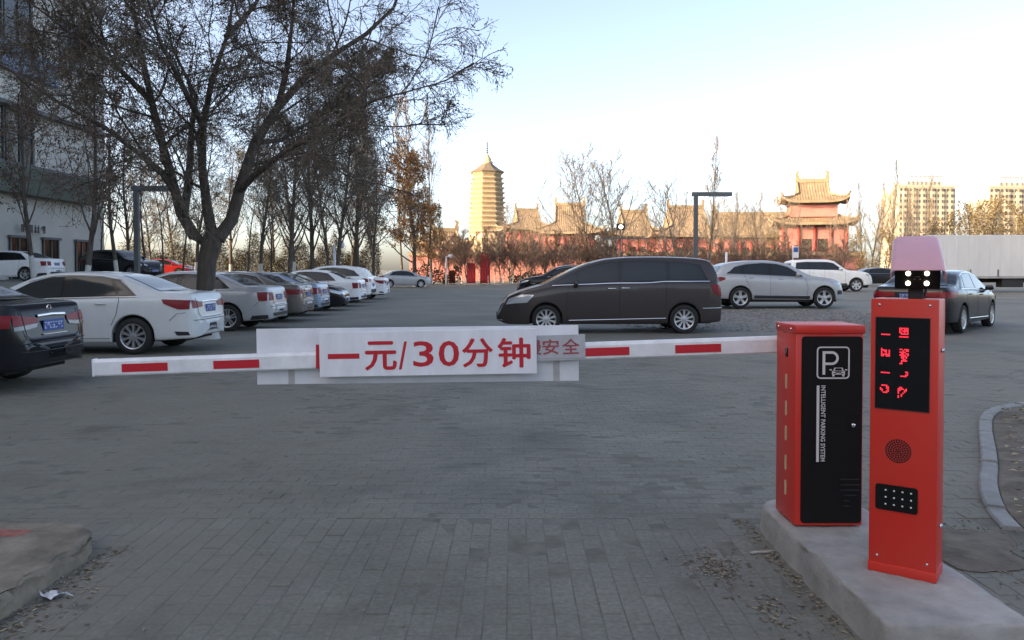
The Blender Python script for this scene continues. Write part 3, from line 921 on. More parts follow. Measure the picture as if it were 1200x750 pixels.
def chaikin(P, it=2):
    for _ in range(it):
        Q = [P[0]]
        for a, b in zip(P[:-1], P[1:]):
            Q.append(tuple(a[k] * 0.75 + b[k] * 0.25 for k in range(2)))
            Q.append(tuple(a[k] * 0.25 + b[k] * 0.75 for k in range(2)))
        Q.append(P[-1]); P = Q
    return P

def resample(P, n):
    L_ = [0.0]
    for a, b in zip(P[:-1], P[1:]): L_.append(L_[-1] + math.hypot(b[0] - a[0], b[1] - a[1]))
    out = []
    for k in range(n + 1):
        s = L_[-1] * k / n; i = 0
        while i < len(P) - 2 and s > L_[i + 1]: i += 1
        t = (s - L_[i]) / max(1e-9, L_[i + 1] - L_[i])
        out.append((P[i][0] + (P[i + 1][0] - P[i][0]) * t, P[i][1] + (P[i + 1][1] - P[i][1]) * t))
    return out

WHEELS = {}
def wheel_meshes(r, w, spokes, style):
    key = (r, w, spokes, style)
    if key in WHEELS: return WHEELS[key]
    rr_ = r * 0.70
    t = MB()
    prof = [(rr_ * 0.98, -w * 0.46), (rr_ * 1.03, -w * 0.5), (r * 0.93, -w * 0.5), (r * 0.985, -w * 0.42), (r, -w * 0.3), (r, w * 0.3), (r * 0.985, w * 0.42), (r * 0.93, w * 0.5), (rr_ * 1.03, w * 0.5), (rr_ * 0.98, w * 0.46)]
    t.lathe(prof, 36, 'y')
    t.lathe([(0.0, -w * 0.18), (rr_, -w * 0.18)], 24, 'y')
    t.lathe([(0.0, w * 0.18), (rr_, w * 0.18)], 24, 'y')
    tm = t.mesh('tyre', M['rubber'], True)
    q = MB()
    for sg_ in (-1, 1):
        q.lathe([(rr_ * 0.86, sg_ * w * 0.22), (rr_ * 0.92, sg_ * w * 0.44), (rr_ * 1.0, sg_ * w * 0.475), (rr_ * 1.005, sg_ * w * 0.40)], 36, 'y')
        q.lathe([(0.0, sg_ * w * 0.46), (rr_ * 0.17, sg_ * w * 0.45), (rr_ * 0.23, sg_ * w * 0.36), (rr_ * 0.23, sg_ * w * 0.2)], 16, 'y')
        for k in range(spokes):
            a = 2 * math.pi * k / spokes
            ws = 0.20 if style == 'wide' else 0.105
            subs = ((-0.11, 0.07), (0.11, 0.07)) if style == 'twin' else ((0, ws),)
            for off_, hw in subs:
                vs = []
                for rad_, sc_, yy in ((0.14, 0.9, 0.42), (0.55, 0.8, 0.40), (0.9, 1.15, 0.44)):
                    for s2, y2 in ((-1, yy), (1, yy), (1, yy - 0.22), (-1, yy - 0.22)):
                        x = (off_ * (0.6 + rad_ * 0.9) + s2 * hw * sc_) * rr_; z = rad_ * rr_
                        vs.append((x * math.cos(a) - z * math.sin(a), sg_ * y2 * w, x * math.sin(a) + z * math.cos(a)))
                q.add(vs, [(i * 4 + j, i * 4 + (j + 1) % 4, i * 4 + 4 + (j + 1) % 4, i * 4 + 4 + j) for i in range(2) for j in range(4)])
    qm = q.mesh('rim', M['alloy'])
    qm.polygons.foreach_set('use_smooth', [True] * len(qm.polygons)); qm.set_sharp_from_angle(angle=R(35))
    WHEELS[key] = (tm, qm)
    return WHEELS[key]

def build_car(name, P, paint_m):
    """P: profile curves with x running from the rear bumper (0) to the nose (L)"""
    L_ = P['L']; top = mono(P['top']); belt0 = mono(P['belt']); wid = mono(P['wid']); bot = mono(P['bot'])
    r = P['r']; arches = [P['xr'], P['xf']]; AR = r + P.get('gap', 0.05)
    tum = P.get('tum', 0.33)
    belt = lambda x: min(belt0(x), top(x) - 0.035)
    def zbot(x):
        z = bot(x)
        for a in arches:
            dx = abs(x - a)
            if dx < AR: z = max(z, r + math.sqrt(AR * AR - dx * dx))
        return z
    S = set(np.round(np.arange(0, L_ + 0.001, 0.07), 4))
    S |= set(np.round([0.012, 0.025, 0.04, 0.055, 0.085, 0.11, 0.16, L_ - 0.012, L_ - 0.025, L_ - 0.045, L_ - 0.09, L_ - 0.12, L_], 4))
    for a in arches:
        for k in range(0, 25):
            S.add(round(a + AR * math.cos(math.pi * k / 24) * 0.9995, 4))
        S.add(round(a - AR - 0.003, 4)); S.add(round(a + AR + 0.003, 4))
    S = sorted(s for s in S if 0 <= s <= L_)
    def section(x):
        w = wid(x); zb = zbot(x); z0 = bot(x); zl = belt(x); zt = top(x); h = zl - z0; hc = zt - zl
        g = 0.075 if hc > 0.1 else 0.06
        wi = w - g - tum * hc
        ctl = [(max(0.02, w - 0.16), zb + 0.02), (w - 0.028, zb), (w - 0.010, max(zb + 0.01, z0 + 0.14 * h)), (w - 0.002, max(zb + 0.02, z0 + 0.34 * h)), (w, max(zb + 0.03, z0 + 0.58 * h)),
               (w - 0.004, max(zb + 0.04, z0 + 0.80 * h)), (w - 0.014, max(zb + 0.05, z0 + 0.93 * h)), (w - 0.045, max(zl, zb + 0.06)),
               (w - g, max(zl, zb + 0.06) + 0.05 * hc), (wi + 0.25 * tum * hc, zl + 0.72 * hc), (wi, zl + 0.86 * hc), (wi - 0.05, zl + 0.955 * hc), (wi * 0.72, zl + 0.99 * hc), (wi * 0.35, zt), (0, zt)]
        yc = 0.0 if (x < 0.30 or x > L_ - 0.35) else max(0.0, w - 0.2)
        return [(yc, zb + 0.025)] + chaikin([(max(0.0, a), b) for a, b in ctl], 2)
    secs_ = [section(x) for x in S]
    def shrink(sec, k):
        zc = 0.5 * (sec[0][1] + sec[-1][1])
        return [(y_ * k, zc + (z_ - zc) * k) for y_, z_ in sec]
    e0, e1 = secs_[0], secs_[-1]
    S = [-0.022, -0.020, -0.013, -0.005] + S + [L_ + 0.005, L_ + 0.013, L_ + 0.020, L_ + 0.022]
    secs_ = [shrink(e0, k) for k in (0.3, 0.75, 0.93, 0.985)] + secs_ + [shrink(e1, k) for k in (0.985, 0.93, 0.75, 0.3)]
    K = len(secs_[0])
    mb = MB(); vs = []
    for x, sc_ in zip(S, secs_):
        vs += [(x - L_ / 2, y_, z_) for y_, z_ in sc_]
        vs += [(x - L_ / 2, -y_, z_) for y_, z_ in sc_[:-1]][::-1]
    W = 2 * K - 1
    fs = [(i * W + j, i * W + j + 1, (i + 1) * W + j + 1, (i + 1) * W + j) for i in range(len(S) - 1) for j in range(W - 1)]
    fs.append(tuple(range(W))); e = (len(S) - 1) * W; fs.append(tuple(e + j for j in range(W - 1, -1, -1)))
    mb.add(vs, fs)
    root = thing(name, name, 'car')
    bmesh_o = mb.mesh('body', paint_m, True)
    bo = link('body', bmesh_o, root)
    bvh = BVHTree.FromPolygons([Vector(v) for v in vs], fs)
    H2 = L_ / 2
    def proj(mode, u, v, off):
        if mode in ('L', 'R'):
            s = 1 if mode == 'L' else -1
            o_ = Vector((u - H2, 3 * s, v)); d_ = Vector((0, -s, 0))
        elif mode == 'rear': o_ = Vector((-H2 - 2, u, v)); d_ = Vector((1, 0, 0))
        elif mode == 'front': o_ = Vector((H2 + 2, u, v)); d_ = Vector((-1, 0, 0))
        else: o_ = Vector((u - H2, v, 5)); d_ = Vector((0, 0, -1))
        co, nr, ix, ds = bvh.ray_cast(o_, d_)
        if co is None:
            co, nr, ix, ds = bvh.find_nearest(o_ + d_ * (3 if mode != 'top' else 4))
        if nr.dot(d_) > 0: nr = -nr
        return tuple(co + nr * off - d_ * off * 0.3)
    def patch(nm, mode, bot_, top_, m, n=12, k=6, off=0.006, parent=None):
        a = resample(bot_, n); b = resample(top_, n)
        mb = MB(); vs = []
        for j in range(k + 1):
            t = j / k
            for i in range(n + 1):
                vs.append(proj(mode, a[i][0] * (1 - t) + b[i][0] * t, a[i][1] * (1 - t) + b[i][1] * t, off))
        mb.add(vs, [(j * (n + 1) + i, j * (n + 1) + i + 1, (j + 1) * (n + 1) + i + 1, (j + 1) * (n + 1) + i) for j in range(k) for i in range(n)])
        return mb.build(nm, m, parent or root, True)
    def strip(nm, mode, pts, w, m, off=0.005, n=24, parent=None):
        p = resample(pts, n); mb = MB(); vs = []
        for i in range(n + 1):
            a = p[max(0, i - 1)]; b = p[min(n, i + 1)]
            tx, ty = b[0] - a[0], b[1] - a[1]; l = math.hypot(tx, ty) or 1
            for s in (-1, 0, 1):
                vs.append(proj(mode, p[i][0] - ty / l * s * w / 2, p[i][1] + tx / l * s * w / 2, off if s else off * 1.6))
        mb.add(vs, [(i * 3 + j, i * 3 + j + 1, i * 3 + 3 + j + 1, i * 3 + 3 + j) for i in range(n) for j in (0, 1)])
        return mb.build(nm, m, parent or root, True)
    # underside and wheel wells
    u = MB()
    xs0, xs1 = 0.25, L_ - 0.3
    u.box(((xs0 + xs1) / 2 - H2, 0, 0.42), (xs1 - xs0, 1.28, 0.40))
    for a in arches:
        u.box((a - H2, 0, 0.5 + 0.06), (2 * AR + 0.06, 2 * (wid(a) - 0.15) - 0.03, 0.40 if a == arches[0] else 0.34))
    u.box((L_ / 2 - H2, 0, 0.30), (P['xf'] - P['xr'] - 2 * AR, 2 * wid(L_ / 2) - 0.16, 0.16))
    u.build('underbody', M['dark_gap'], root)
    for a in arches:
        for s in (1, -1):
            wh = bpy.data.objects.new('wheel', None); COL.objects.link(wh); wh.parent = root
            tm, qm = wheel_meshes(r, P.get('tw', 0.205), P.get('spokes', 10), P.get('style', 'plain'))
            wh.location = (a - H2, s * (wid(a) - 0.115), r)
            link('tyre', tm, wh); link('rim', qm, wh)
    for side in ('L', 'R'):
        for (b_, t_) in P['dlo']: patch('window_frame', side, b_, t_, M['gloss_black'], 26, 8, 0.004)
        for (b_, t_) in P['panes']: patch('side_window', side, b_, t_, M['glass'], 16, 6, 0.008)
        for pts, w, mk in P.get('side_strips', ()):
            strip('trim' if mk != 'seam' else 'door_seam', side, pts, w, M[mk], off=0.0035 if mk == 'seam' else 0.012)
        for (x, z) in P['handles']:
            q = proj(side, x, z, 0.0); s = 1 if side == 'L' else -1
            MB().box((q[0], q[1] + s * 0.02, q[2]), (0.19, 0.028, 0.026), bev=0.009).build('door_handle', M[P.get('handle_m', 'chrome')] if P.get('handle_m') else paint_m, root, True)
        mx, mz = P['mirror']; q = proj(side, mx, mz, 0.0); s = 1 if side == 'L' else -1
        mi = MB().box((q[0] + 0.02, q[1] + s * 0.11, q[2] + 0.05), (0.11, 0.19, 0.125), bev=0.04)
        mi.box((q[0] + 0.01, q[1] + s * 0.02, q[2]), (0.07, 0.06, 0.04))
        mi.build('mirror', paint_m, root, True)
    for nm, mode, b_, t_, mk in P['patches']:
        m_ = paint_m if mk == 'paint' else M[mk]
        if mode == 'LR':
            for s in ('L', 'R'): patch(nm, s, b_, t_, m_, 10, 5, 0.009)
        elif mode in ('rear2', 'front2'):
            for s in (1, -1):
                patch(nm, mode[:-1], [(s * a, b) for a, b in b_], [(s * a, b) for a, b in t_], m_, 12, 5, 0.010)
        else:
            patch(nm, mode, b_, t_, m_, 18, 8, 0.008)
    for nm, mode, pts, w, mk in P.get('strips', ()):
        strip(nm, mode, pts, w, M[mk], off=0.010)
    # number plates
    for mode, z in (('rear', P.get('plate_r', 0.78)), ('front', P.get('plate_f', 0.45))):
        q = proj(mode, 0, z, 0.0); s = -1 if mode == 'rear' else 1
        pl_ = MB().box((q[0] + s * 0.014, 0, z), (0.012, 0.44, 0.14), bev=0.004).build('number_plate', M['plate_blue'], root)
        rr_ = random.Random(len(name) + int(z * 100)); mk = MB()
        for k in range(7):
            yc = (-0.17 + k * 0.0565 + (0.012 if k > 1 else 0)) * (-s)
            for _ in range(4):
                if rr_.random() < 0.5: mk.box((q[0] + s * 0.0205, yc, z + rr_.choice((-0.034, 0, 0.034))), (0.002, 0.036, 0.011))
                else: mk.box((q[0] + s * 0.0205, yc + rr_.choice((-0.014, 0.014)), z + rr_.choice((-0.02, 0.02))), (0.002, 0.010, 0.045))
        struct(mk.build('plate_marks', M['plate_white'], pl_), 'stuff')
    root['paint'] = paint_m.name
    return root, proj

def sedan(**kw):
    L_ = 4.85
    P = dict(L=L_, r=0.325, xr=1.06, xf=3.84, tum=0.36,
        top=[(0, .62), (.02, .72), (.045, .85), (.075, .97), (.12, 1.055), (.2, 1.085), (.45, 1.095), (.68, 1.12), (1.0, 1.25), (1.35, 1.385), (1.7, 1.445), (2.15, 1.47), (2.55, 1.455), (2.9, 1.39), (3.3, 1.215), (3.68, 1.035), (3.85, 1.0), (4.3, .93), (4.6, .845), (4.74, .76), (4.82, .63), (4.85, .50)],
        belt=[(0, .58), (.045, .80), (.09, .94), (.16, 1.01), (.6, 1.015), (1.5, .985), (3.0, .935), (3.7, .905), (4.3, .845), (4.6, .75), (4.75, .66), (4.85, .45)],
        wid=[(0, .60), (.02, .68), (.06, .755), (.14, .815), (.3, .86), (.7, .895), (1.2, .912), (3.6, .912), (4.2, .885), (4.5, .82), (4.7, .70), (4.8, .58), (4.85, .44)],
        bot=[(0, .30), (.06, .275), (.3, .26), (.8, .23), (1.5, .2), (4.3, .2), (4.7, .22), (4.85, .3)],
        dlo=[([(1.0, 1.035), (2.3, 1.0), (3.52, .955)], [(1.36, 1.315), (1.7, 1.37), (2.2, 1.39), (2.6, 1.37), (2.95, 1.27), (3.4, 1.03)])],
        panes=[([(1.1, 1.052), (1.32, 1.045)], [(1.36, 1.28), (1.44, 1.305)]), ([(1.38, 1.045), (2.24, 1.022)], [(1.52, 1.325), (1.75, 1.355), (2.22, 1.37)]), ([(2.36, 1.02), (3.42, .975)], [(2.36, 1.367), (2.6, 1.35), (2.93, 1.25), (3.28, 1.07)])],
        handles=[(1.62, .90), (2.66, .87)], mirror=(3.28, .97),
        side_strips=[([(.98, 1.022), (1.5, 1.012), (2.4, .99), (3.5, .945)], .016, 'chrome'), ([(1.0, 1.03), (1.34, 1.325), (1.7, 1.385), (2.2, 1.405), (2.6, 1.385), (2.98, 1.28)], .013, 'chrome'),
            ([(1.43, .52), (1.34, .72), (1.30, .95), (1.33, 1.02)], .009, 'seam'), ([(2.3, .28), (2.3, 1.0)], .009, 'seam'), ([(3.38, .3), (3.42, .6), (3.40, .95)], .009, 'seam'), ([(1.45, .29), (3.36, .27)], .008, 'seam'), ([(.42, .60), (.30, .72), (.16, .74)], .007, 'seam')],
        patches=[('windscreen', 'top', [(3.70, -.62), (3.78, 0), (3.70, .62)], [(2.93, -.52), (2.90, 0), (2.93, .52)], 'glass'),
                 ('rear_window', 'top', [(.66, -.62), (.60, 0), (.66, .62)], [(1.42, -.50), (1.46, 0), (1.42, .50)], 'glass'),
                 ('headlight', 'LR', [(4.30, .74), (4.5, .68), (4.72, .62)], [(4.22, .84), (4.45, .80), (4.68, .74)], 'lamp_clear'),
                 ('headlight', 'front2', [(.42, .60), (.62, .63), (.68, .66)], [(.42, .70), (.62, .74), (.68, .77)], 'lamp_clear'),
                 ('grille', 'front', [(-.40, .56), (.40, .56)], [(-.42, .71), (.42, .71)], 'gloss_black'),
                 ('lower_grille', 'front', [(-.5, .30), (.5, .30)], [(-.55, .42), (.55, .42)], 'black_plastic')],
        strips=[('bumper_line', 'rear', [(-.74, .60), (0, .60), (.74, .60)], .010, 'seam'), ('boot_seam', 'rear', [(-.62, .99), (-.60, .70), (-.50, .64), (.50, .64), (.60, .70), (.62, .99)], .008, 'seam')],
        plate_r=.80, plate_f=.42, spokes=10)
    for k, v in kw.items():
        if k.startswith('add_'): P[k[4:]] = list(P[k[4:]]) + v
        else: P[k] = v
    return P

def set_car(o, label, x, y, rz, group=None, scale=(1, 1, 1), cat='car', dz=0.0, pitch=None):
    tag(o, label, cat, group)
    o.location = (x, y, gz(x, y) + dz)
    o.rotation_euler = (0, 0, rz); o.scale = scale
    if pitch is not None: o.rotation_euler.y = pitch
    return o
ROW = 'cars parked in a row on the left'

# pearl white saloon, tail to the lane
P = sedan(add_patches=[('tail_light', 'LR', [(.10, .80), (.28, .80), (.52, .90)], [(.10, .955), (.28, .965), (.56, .975)], 'lamp_red'),
    ('tail_light', 'rear2', [(.36, .83), (.55, .82), (.75, .81)], [(.36, .90), (.55, .94), (.745, .955)], 'lamp_red'),
    ('bumper_vent', 'LR', [(.10, .34), (.30, .34)], [(.12, .40), (.34, .41)], 'black_plastic')],
    add_strips=[('chrome_bar', 'rear', [(-.36, .915), (0, .925), (.36, .915)], .03, 'chrome')])
car_pearl, pr = build_car('saloon_car', P, M['p_pearl'])
set_car(car_pearl, 'pearl white saloon parked beside the black one, tail lamp towards the lane', -5.62 - 2.42, 14.75, math.pi, ROW)

# black saloon at the left edge
P = sedan(add_patches=[('tail_light', 'LR', [(.09, .80), (.28, .80), (.55, .85)], [(.09, .95), (.28, .95), (.62, .965)], 'lamp_red'),
    ('tail_light', 'rear2', [(.32, .84), (.55, .83), (.76, .82)], [(.32, .90), (.55, .93), (.75, .95)], 'lamp_red'),
    ('reverse_light', 'rear2', [(.36, .79), (.55, .77), (.75, .765)], [(.33, .835), (.55, .825), (.755, .81)], 'lamp_dark')],
    add_strips=[('chrome_bar', 'rear', [(-.30, .925), (0, .935), (.30, .925)], .04, 'chrome'), ('plate_trim', 'rear', [(-.26, .69), (0, .69), (.26, .69)], .016, 'chrome'), ('bumper_crease', 'rear', [(-.7, .50), (0, .49), (.7, .50)], .012, 'p_charcoal')],
    spokes=5, plate_r=.80)
car_black, pr = build_car('saloon_car', P, M['p_black'])
q = pr('rear', 0, 1.005, 0.006)
o = MB().lathe([(0.036, -0.004), (0.036, 0.006), (0.048, 0.006), (0.048, -0.004), (0.036, -0.004)], 20, 'y').box((0, 0, 0), (0.12, 0.008, 0.016)).build('badge', M['chrome'], car_black)
o.rotation_euler = (0, 0, math.pi / 2); o.location = q
set_car(car_black, 'black saloon cut off by the left edge with a chrome bar over its plate', -5.86 - 2.42, 10.1, math.pi, ROW)

# silver saloon behind the tree
P = sedan(add_patches=[('tail_light', 'LR', [(.10, .74), (.30, .74)], [(.10, .95), (.34, .95)], 'lamp_red'),
    ('tail_light', 'rear2', [(.50, .76), (.75, .745)], [(.48, .94), (.74, .945)], 'lamp_red'),
    ('lower_bumper', 'rear', [(-.6, .36), (.6, .36)], [(-.62, .44), (.62, .44)], 'black_plastic'),
    ('lower_bumper', 'LR', [(.08, .31), (.5, .28)], [(.09, .40), (.45, .38)], 'black_plastic')], spokes=5, style='twin', plate_r=.82)
car_silver, pr = build_car('saloon_car', P, M['p_silver'])
set_car(car_silver, 'silver saloon with five spoke wheels just behind the big tree', -5.85 - 2.4, 20.0, math.pi, ROW, (0.98, 0.98, 1.0))

def recolour(src, label, pm, x, y, rz, scale=(1, 1, 1), group=None, dz=0.0, name=None):
    old = bpy.data.materials[src['paint']]
    o = copy_tree(src, None, {old: pm})
    if name: o.name = name
    o['paint'] = pm.name
    if 'group' in o: del o['group']
    return set_car(o, label, x, y, rz, group, scale, dz=dz)
recolour(car_black, 'taupe saloon with broad red tail lamps beside the silver saloon', M['p_taupe'], -5.95 - 2.35, 23.1, math.pi, (.97, .98, .99), ROW)
recolour(car_silver, 'blue grey saloon in the parked row before the black nose-out car', M['p_blue'], -6.15 - 2.35, 26.0, math.pi, (.97, .98, .97), ROW)
recolour(car_pearl, 'black saloon parked nose out among the left row, headlights to the lane', M['p_black'], -6.1 - 2.35, 29.2, 0.03, (.97, .98, .96), ROW)
recolour(car_silver, 'white saloon with red tail lamps in front of the white SUV', M['p_white'], -6.1 - 2.35, 32.5, math.pi, (.97, 1.0, 1.02), ROW)
recolour(car_pearl, 'farthest white saloon of the left row, mostly hidden', M['p_white'], -6.35 - 2.35, 40.4, math.pi, (.97, 1.0, 1.0), ROW)
recolour(car_silver, 'white saloon on the higher ground before the office building doors', M['p_white'], -24.6, 38.5, math.pi, (1, 1, 1))
recolour(car_pearl, 'silver saloon standing crosswise at the far end by the orange tree', M['p_silver'], -9.1, 66.5, 0.25, (.93, .95, 1.0))
recolour(car_silver, 'small red saloon far behind the tree trunks on the left', M['p_red'], -29.0, 66.0, 0.1, (.95, 1, .98))
recolour(car_silver, 'dark car glimpsed far off beside the white off-roader', M['p_charcoal'], at(1030, 62), 62.0, 0.0, (1.0, 1, .98))

# black saloon seen from behind, right of the column
P = sedan(add_patches=[('tail_light', 'LR', [(.09, .83), (.28, .83), (.60, .90)], [(.09, .965), (.28, .98), (.62, .975)], 'lamp_red'),
    ('tail_light', 'rear2', [(.30, .86), (.55, .835), (.755, .83)], [(.34, .945), (.55, .965), (.745, .97)], 'lamp_red'),
    ('lower_bumper', 'rear', [(-.55, .38), (.55, .38)], [(-.60, .47), (.60, .47)], 'black_plastic')],
    add_strips=[('bumper_chrome', 'rear', [(-.70, .52), (0, .50), (.70, .52)], .018, 'chrome')],
    add_side_strips=[([(1.5, .33), (3.3, .30)], .022, 'chrome')], spokes=10, style='plain', plate_r=.86)
car_vw, pr = build_car('saloon_car', P, M['p_charcoal'])
hd_ = R(47)
rear = Vector((at(1060, 18.35), 18.15))
set_car(car_vw, 'black saloon seen from behind at the right, partly hidden by the red column', rear.x + 2.42 * math.cos(hd_), rear.y + 2.42 * math.sin(hd_), hd_)

# dark brown people carrier
P = dict(L=5.25, r=0.335, xr=.92, xf=4.12, tum=0.20, gap=0.045,
    top=[(0, .62), (.015, .85), (.05, 1.12), (.12, 1.40), (.2, 1.60), (.28, 1.70), (.42, 1.745), (.9, 1.785), (1.5, 1.80), (2.1, 1.795), (2.65, 1.755), (3.1, 1.65), (3.5, 1.49), (3.9, 1.29), (4.2, 1.145), (4.35, 1.10), (4.65, 1.01), (4.95, .89), (5.1, .77), (5.21, .60), (5.25, .48)],
    belt=[(0, .58), (.02, .82), (.06, 1.04), (.14, 1.17), (.4, 1.20), (1, 1.205), (2.5, 1.165), (3.6, 1.115), (4.0, 1.06), (4.6, .925), (4.92, .82), (5.1, .70), (5.25, .43)],
    wid=[(0, .66), (.02, .74), (.06, .81), (.15, .86), (.4, .905), (.9, .925), (3.8, .925), (4.4, .90), (4.75, .83), (5.0, .71), (5.15, .58), (5.25, .42)],
    bot=[(0, .34), (.06, .27), (.4, .24), (1.0, .22), (4.4, .21), (5.0, .2), (5.25, .27)],
    dlo=[([(.34, 1.225), (1.4, 1.22), (2.6, 1.185), (4.06, 1.12)], [(.52, 1.60), (.9, 1.66), (1.6, 1.695), (2.3, 1.69), (2.8, 1.64), (3.15, 1.55), (3.6, 1.36), (4.0, 1.15)])],
    panes=[([(.44, 1.25), (1.24, 1.245)], [(.60, 1.58), (.9, 1.63), (1.24, 1.655)]), ([(1.34, 1.245), (2.36, 1.215)], [(1.34, 1.66), (1.7, 1.668), (2.34, 1.66)]),
           ([(2.46, 1.215), (3.36, 1.175)], [(2.46, 1.65), (2.8, 1.61), (3.12, 1.53), (3.36, 1.43)]), ([(3.43, 1.17), (3.82, 1.15)], [(3.43, 1.40), (3.55, 1.345), (3.82, 1.21)])],
    handles=[(2.28, 1.06), (2.60, 1.05)], handle_m='chrome', mirror=(3.42, 1.12),
    side_strips=[([(.32, 1.215), (1.4, 1.21), (1.75, 1.175), (2.0, 1.175), (2.6, 1.172), (3.98, 1.112)], .022, 'chrome'), ([(1.35, .36), (3.6, .31)], .022, 'chrome'), ([(.05, .60), (.5, .59)], .018, 'chrome'),
        ([(1.36, .6), (1.33, .9), (1.34, 1.2)], .009, 'seam'), ([(2.42, .28), (2.42, 1.18)], .009, 'seam'), ([(3.62, .3), (3.66, .6), (3.6, 1.1)], .009, 'seam'), ([(1.1, 1.06), (2.0, 1.055)], .010, 'seam'), ([(1.45, .30), (3.6, .26)], .008, 'seam')],
    patches=[('windscreen', 'top', [(4.20, -.66), (4.28, 0), (4.20, .66)], [(3.08, -.58), (3.02, 0), (3.08, .58)], 'glass'),
             ('rear_window', 'rear', [(-.64, 1.20), (.64, 1.20)], [(-.58, 1.58), (.58, 1.58)], 'glass'),
             ('tail_light', 'LR', [(.04, .86), (.22, .93)], [(.10, 1.14), (.30, 1.13)], 'lamp_red'),
             ('tail_light', 'rear2', [(.60, .86), (.78, .86)], [(.62, 1.13), (.78, 1.13)], 'lamp_red'),
             ('headlight', 'LR', [(4.56, .72), (4.85, .70), (5.05, .67)], [(4.40, .90), (4.7, .90), (4.98, .80)], 'lamp_clear'),
             ('headlight', 'front2', [(.45, .68), (.62, .70)], [(.45, .80), (.62, .84)], 'lamp_clear'),
             ('grille', 'front', [(-.36, .55), (.36, .55)], [(-.38, .74), (.38, .74)], 'chrome'),
             ('lower_grille', 'front', [(-.5, .30), (.5, .30)], [(-.55, .42), (.55, .42)], 'black_plastic')],
    strips=[('bumper_chrome', 'front', [(-.6, .30), (0, .29), (.6, .30)], .02, 'chrome')],
    plate_r=.80, plate_f=.42, spokes=10)
van, pr = build_car('people_carrier', P, M['p_brown'])
VX0, VX1 = at(583, 18.5), at(848, 18.5)
set_car(van, 'dark brown people carrier parked sideways behind the price sign', (VX0 + VX1) / 2, 19.35, math.pi, None, ((VX1 - VX0) / 5.25, 1, 1.01), 'van')

# silver sport utility car, nose to the right
P = dict(L=4.75, r=0.365, xr=.98, xf=3.92, tum=0.34, gap=0.05,
    top=[(0, .70), (.02, .85), (.06, 1.0), (.12, 1.12), (.2, 1.22), (.32, 1.40), (.45, 1.52), (.8, 1.60), (1.4, 1.655), (1.9, 1.66), (2.4, 1.615), (2.75, 1.52), (3.1, 1.34), (3.42, 1.17), (3.6, 1.125), (4.1, 1.06), (4.45, .965), (4.62, .86), (4.72, .70), (4.75, .56)],
    belt=[(0, .64), (.05, .92), (.12, 1.07), (.25, 1.13), (.8, 1.14), (2, 1.08), (3.3, 1.03), (4.0, .98), (4.4, .88), (4.6, .76), (4.75, .50)],
    wid=[(0, .62), (.03, .72), (.08, .80), (.2, .86), (.5, .91), (1, .935), (3.8, .935), (4.2, .90), (4.5, .80), (4.66, .66), (4.75, .48)],
    bot=[(0, .44), (.06, .36), (.4, .32), (1, .30), (4.2, .28), (4.6, .28), (4.75, .36)],
    dlo=[([(.50, 1.20), (1.2, 1.18), (3.2, 1.09)], [(.78, 1.42), (1.2, 1.52), (1.8, 1.56), (2.3, 1.53), (2.7, 1.42), (3.1, 1.17)])],
    panes=[([(.62, 1.22), (1.0, 1.205)], [(.84, 1.40), (1.04, 1.455)]), ([(1.08, 1.205), (1.98, 1.165)], [(1.12, 1.475), (1.5, 1.525), (1.98, 1.53)]), ([(2.08, 1.16), (3.08, 1.11)], [(2.08, 1.525), (2.35, 1.495), (2.66, 1.40), (2.98, 1.21)])],
    handles=[(1.35, 1.06), (2.4, 1.02)], mirror=(2.95, 1.12),
    side_strips=[([(.52, 1.185), (1.2, 1.165), (3.2, 1.075)], .014, 'chrome'), ([(.6, 1.26), (.8, 1.44), (1.2, 1.54), (1.8, 1.58), (2.3, 1.55), (2.72, 1.44)], .012, 'chrome'), ([(1.45, .40), (3.4, .38)], .10, 'black_plastic'), ([(1.5, .46), (3.4, .44)], .014, 'chrome'),
        ([(1.32, .75), (1.2, .95), (1.1, 1.16)], .009, 'seam'), ([(2.03, .42), (2.03, 1.13)], .009, 'seam'), ([(3.3, .42), (3.34, .7), (3.25, 1.05)], .009, 'seam')],
    patches=[('windscreen', 'top', [(3.44, -.64), (3.52, 0), (3.44, .64)], [(2.66, -.55), (2.60, 0), (2.66, .55)], 'glass'),
             ('rear_window', 'rear', [(-.60, 1.17), (.60, 1.17)], [(-.52, 1.46), (.52, 1.46)], 'glass'),
             ('tail_light', 'LR', [(.10, .92), (.28, .93), (.45, 1.0)], [(.14, 1.06), (.3, 1.09), (.46, 1.06)], 'lamp_red'),
             ('tail_light', 'rear2', [(.30, .98), (.55, .95), (.78, .93)], [(.32, 1.04), (.55, 1.07), (.74, 1.07)], 'lamp_red'),
             ('lower_bumper', 'rear', [(-.6, .46), (.6, .46)], [(-.65, .60), (.65, .60)], 'black_plastic'),
             ('headlight', 'LR', [(4.25, .84), (4.58, .76)], [(4.15, .92), (4.52, .86)], 'lamp_clear'),
             ('headlight', 'front2', [(.45, .74), (.62, .78)], [(.45, .82), (.62, .87)], 'lamp_clear'),
             ('bumper_vent', 'LR', [(4.4, .48), (4.62, .48)], [(4.4, .62), (4.6, .62)], 'black_plastic'),
             ('grille', 'front', [(-.42, .55), (.42, .55)], [(-.40, .78), (.40, .78)], 'gloss_black')],
    plate_r=.78, plate_f=.50, spokes=5, style='wide')
suv, pr = build_car('suv_car', P, M['p_silver'])
SX0, SX1 = at(835, 27.2), at(994, 27.2)
set_car(suv, 'silver crossover with dark windows parked behind the brown people carrier', (SX0 + SX1) / 2, 28.1, 0.0, None, ((SX1 - SX0) / 4.75, 1, 1.0))
recolour(suv, 'white crossover near the far end of the left row', M['p_white'], -6.35 - 2.3, 36.3, math.pi, (.96, .97, 1.02), ROW)
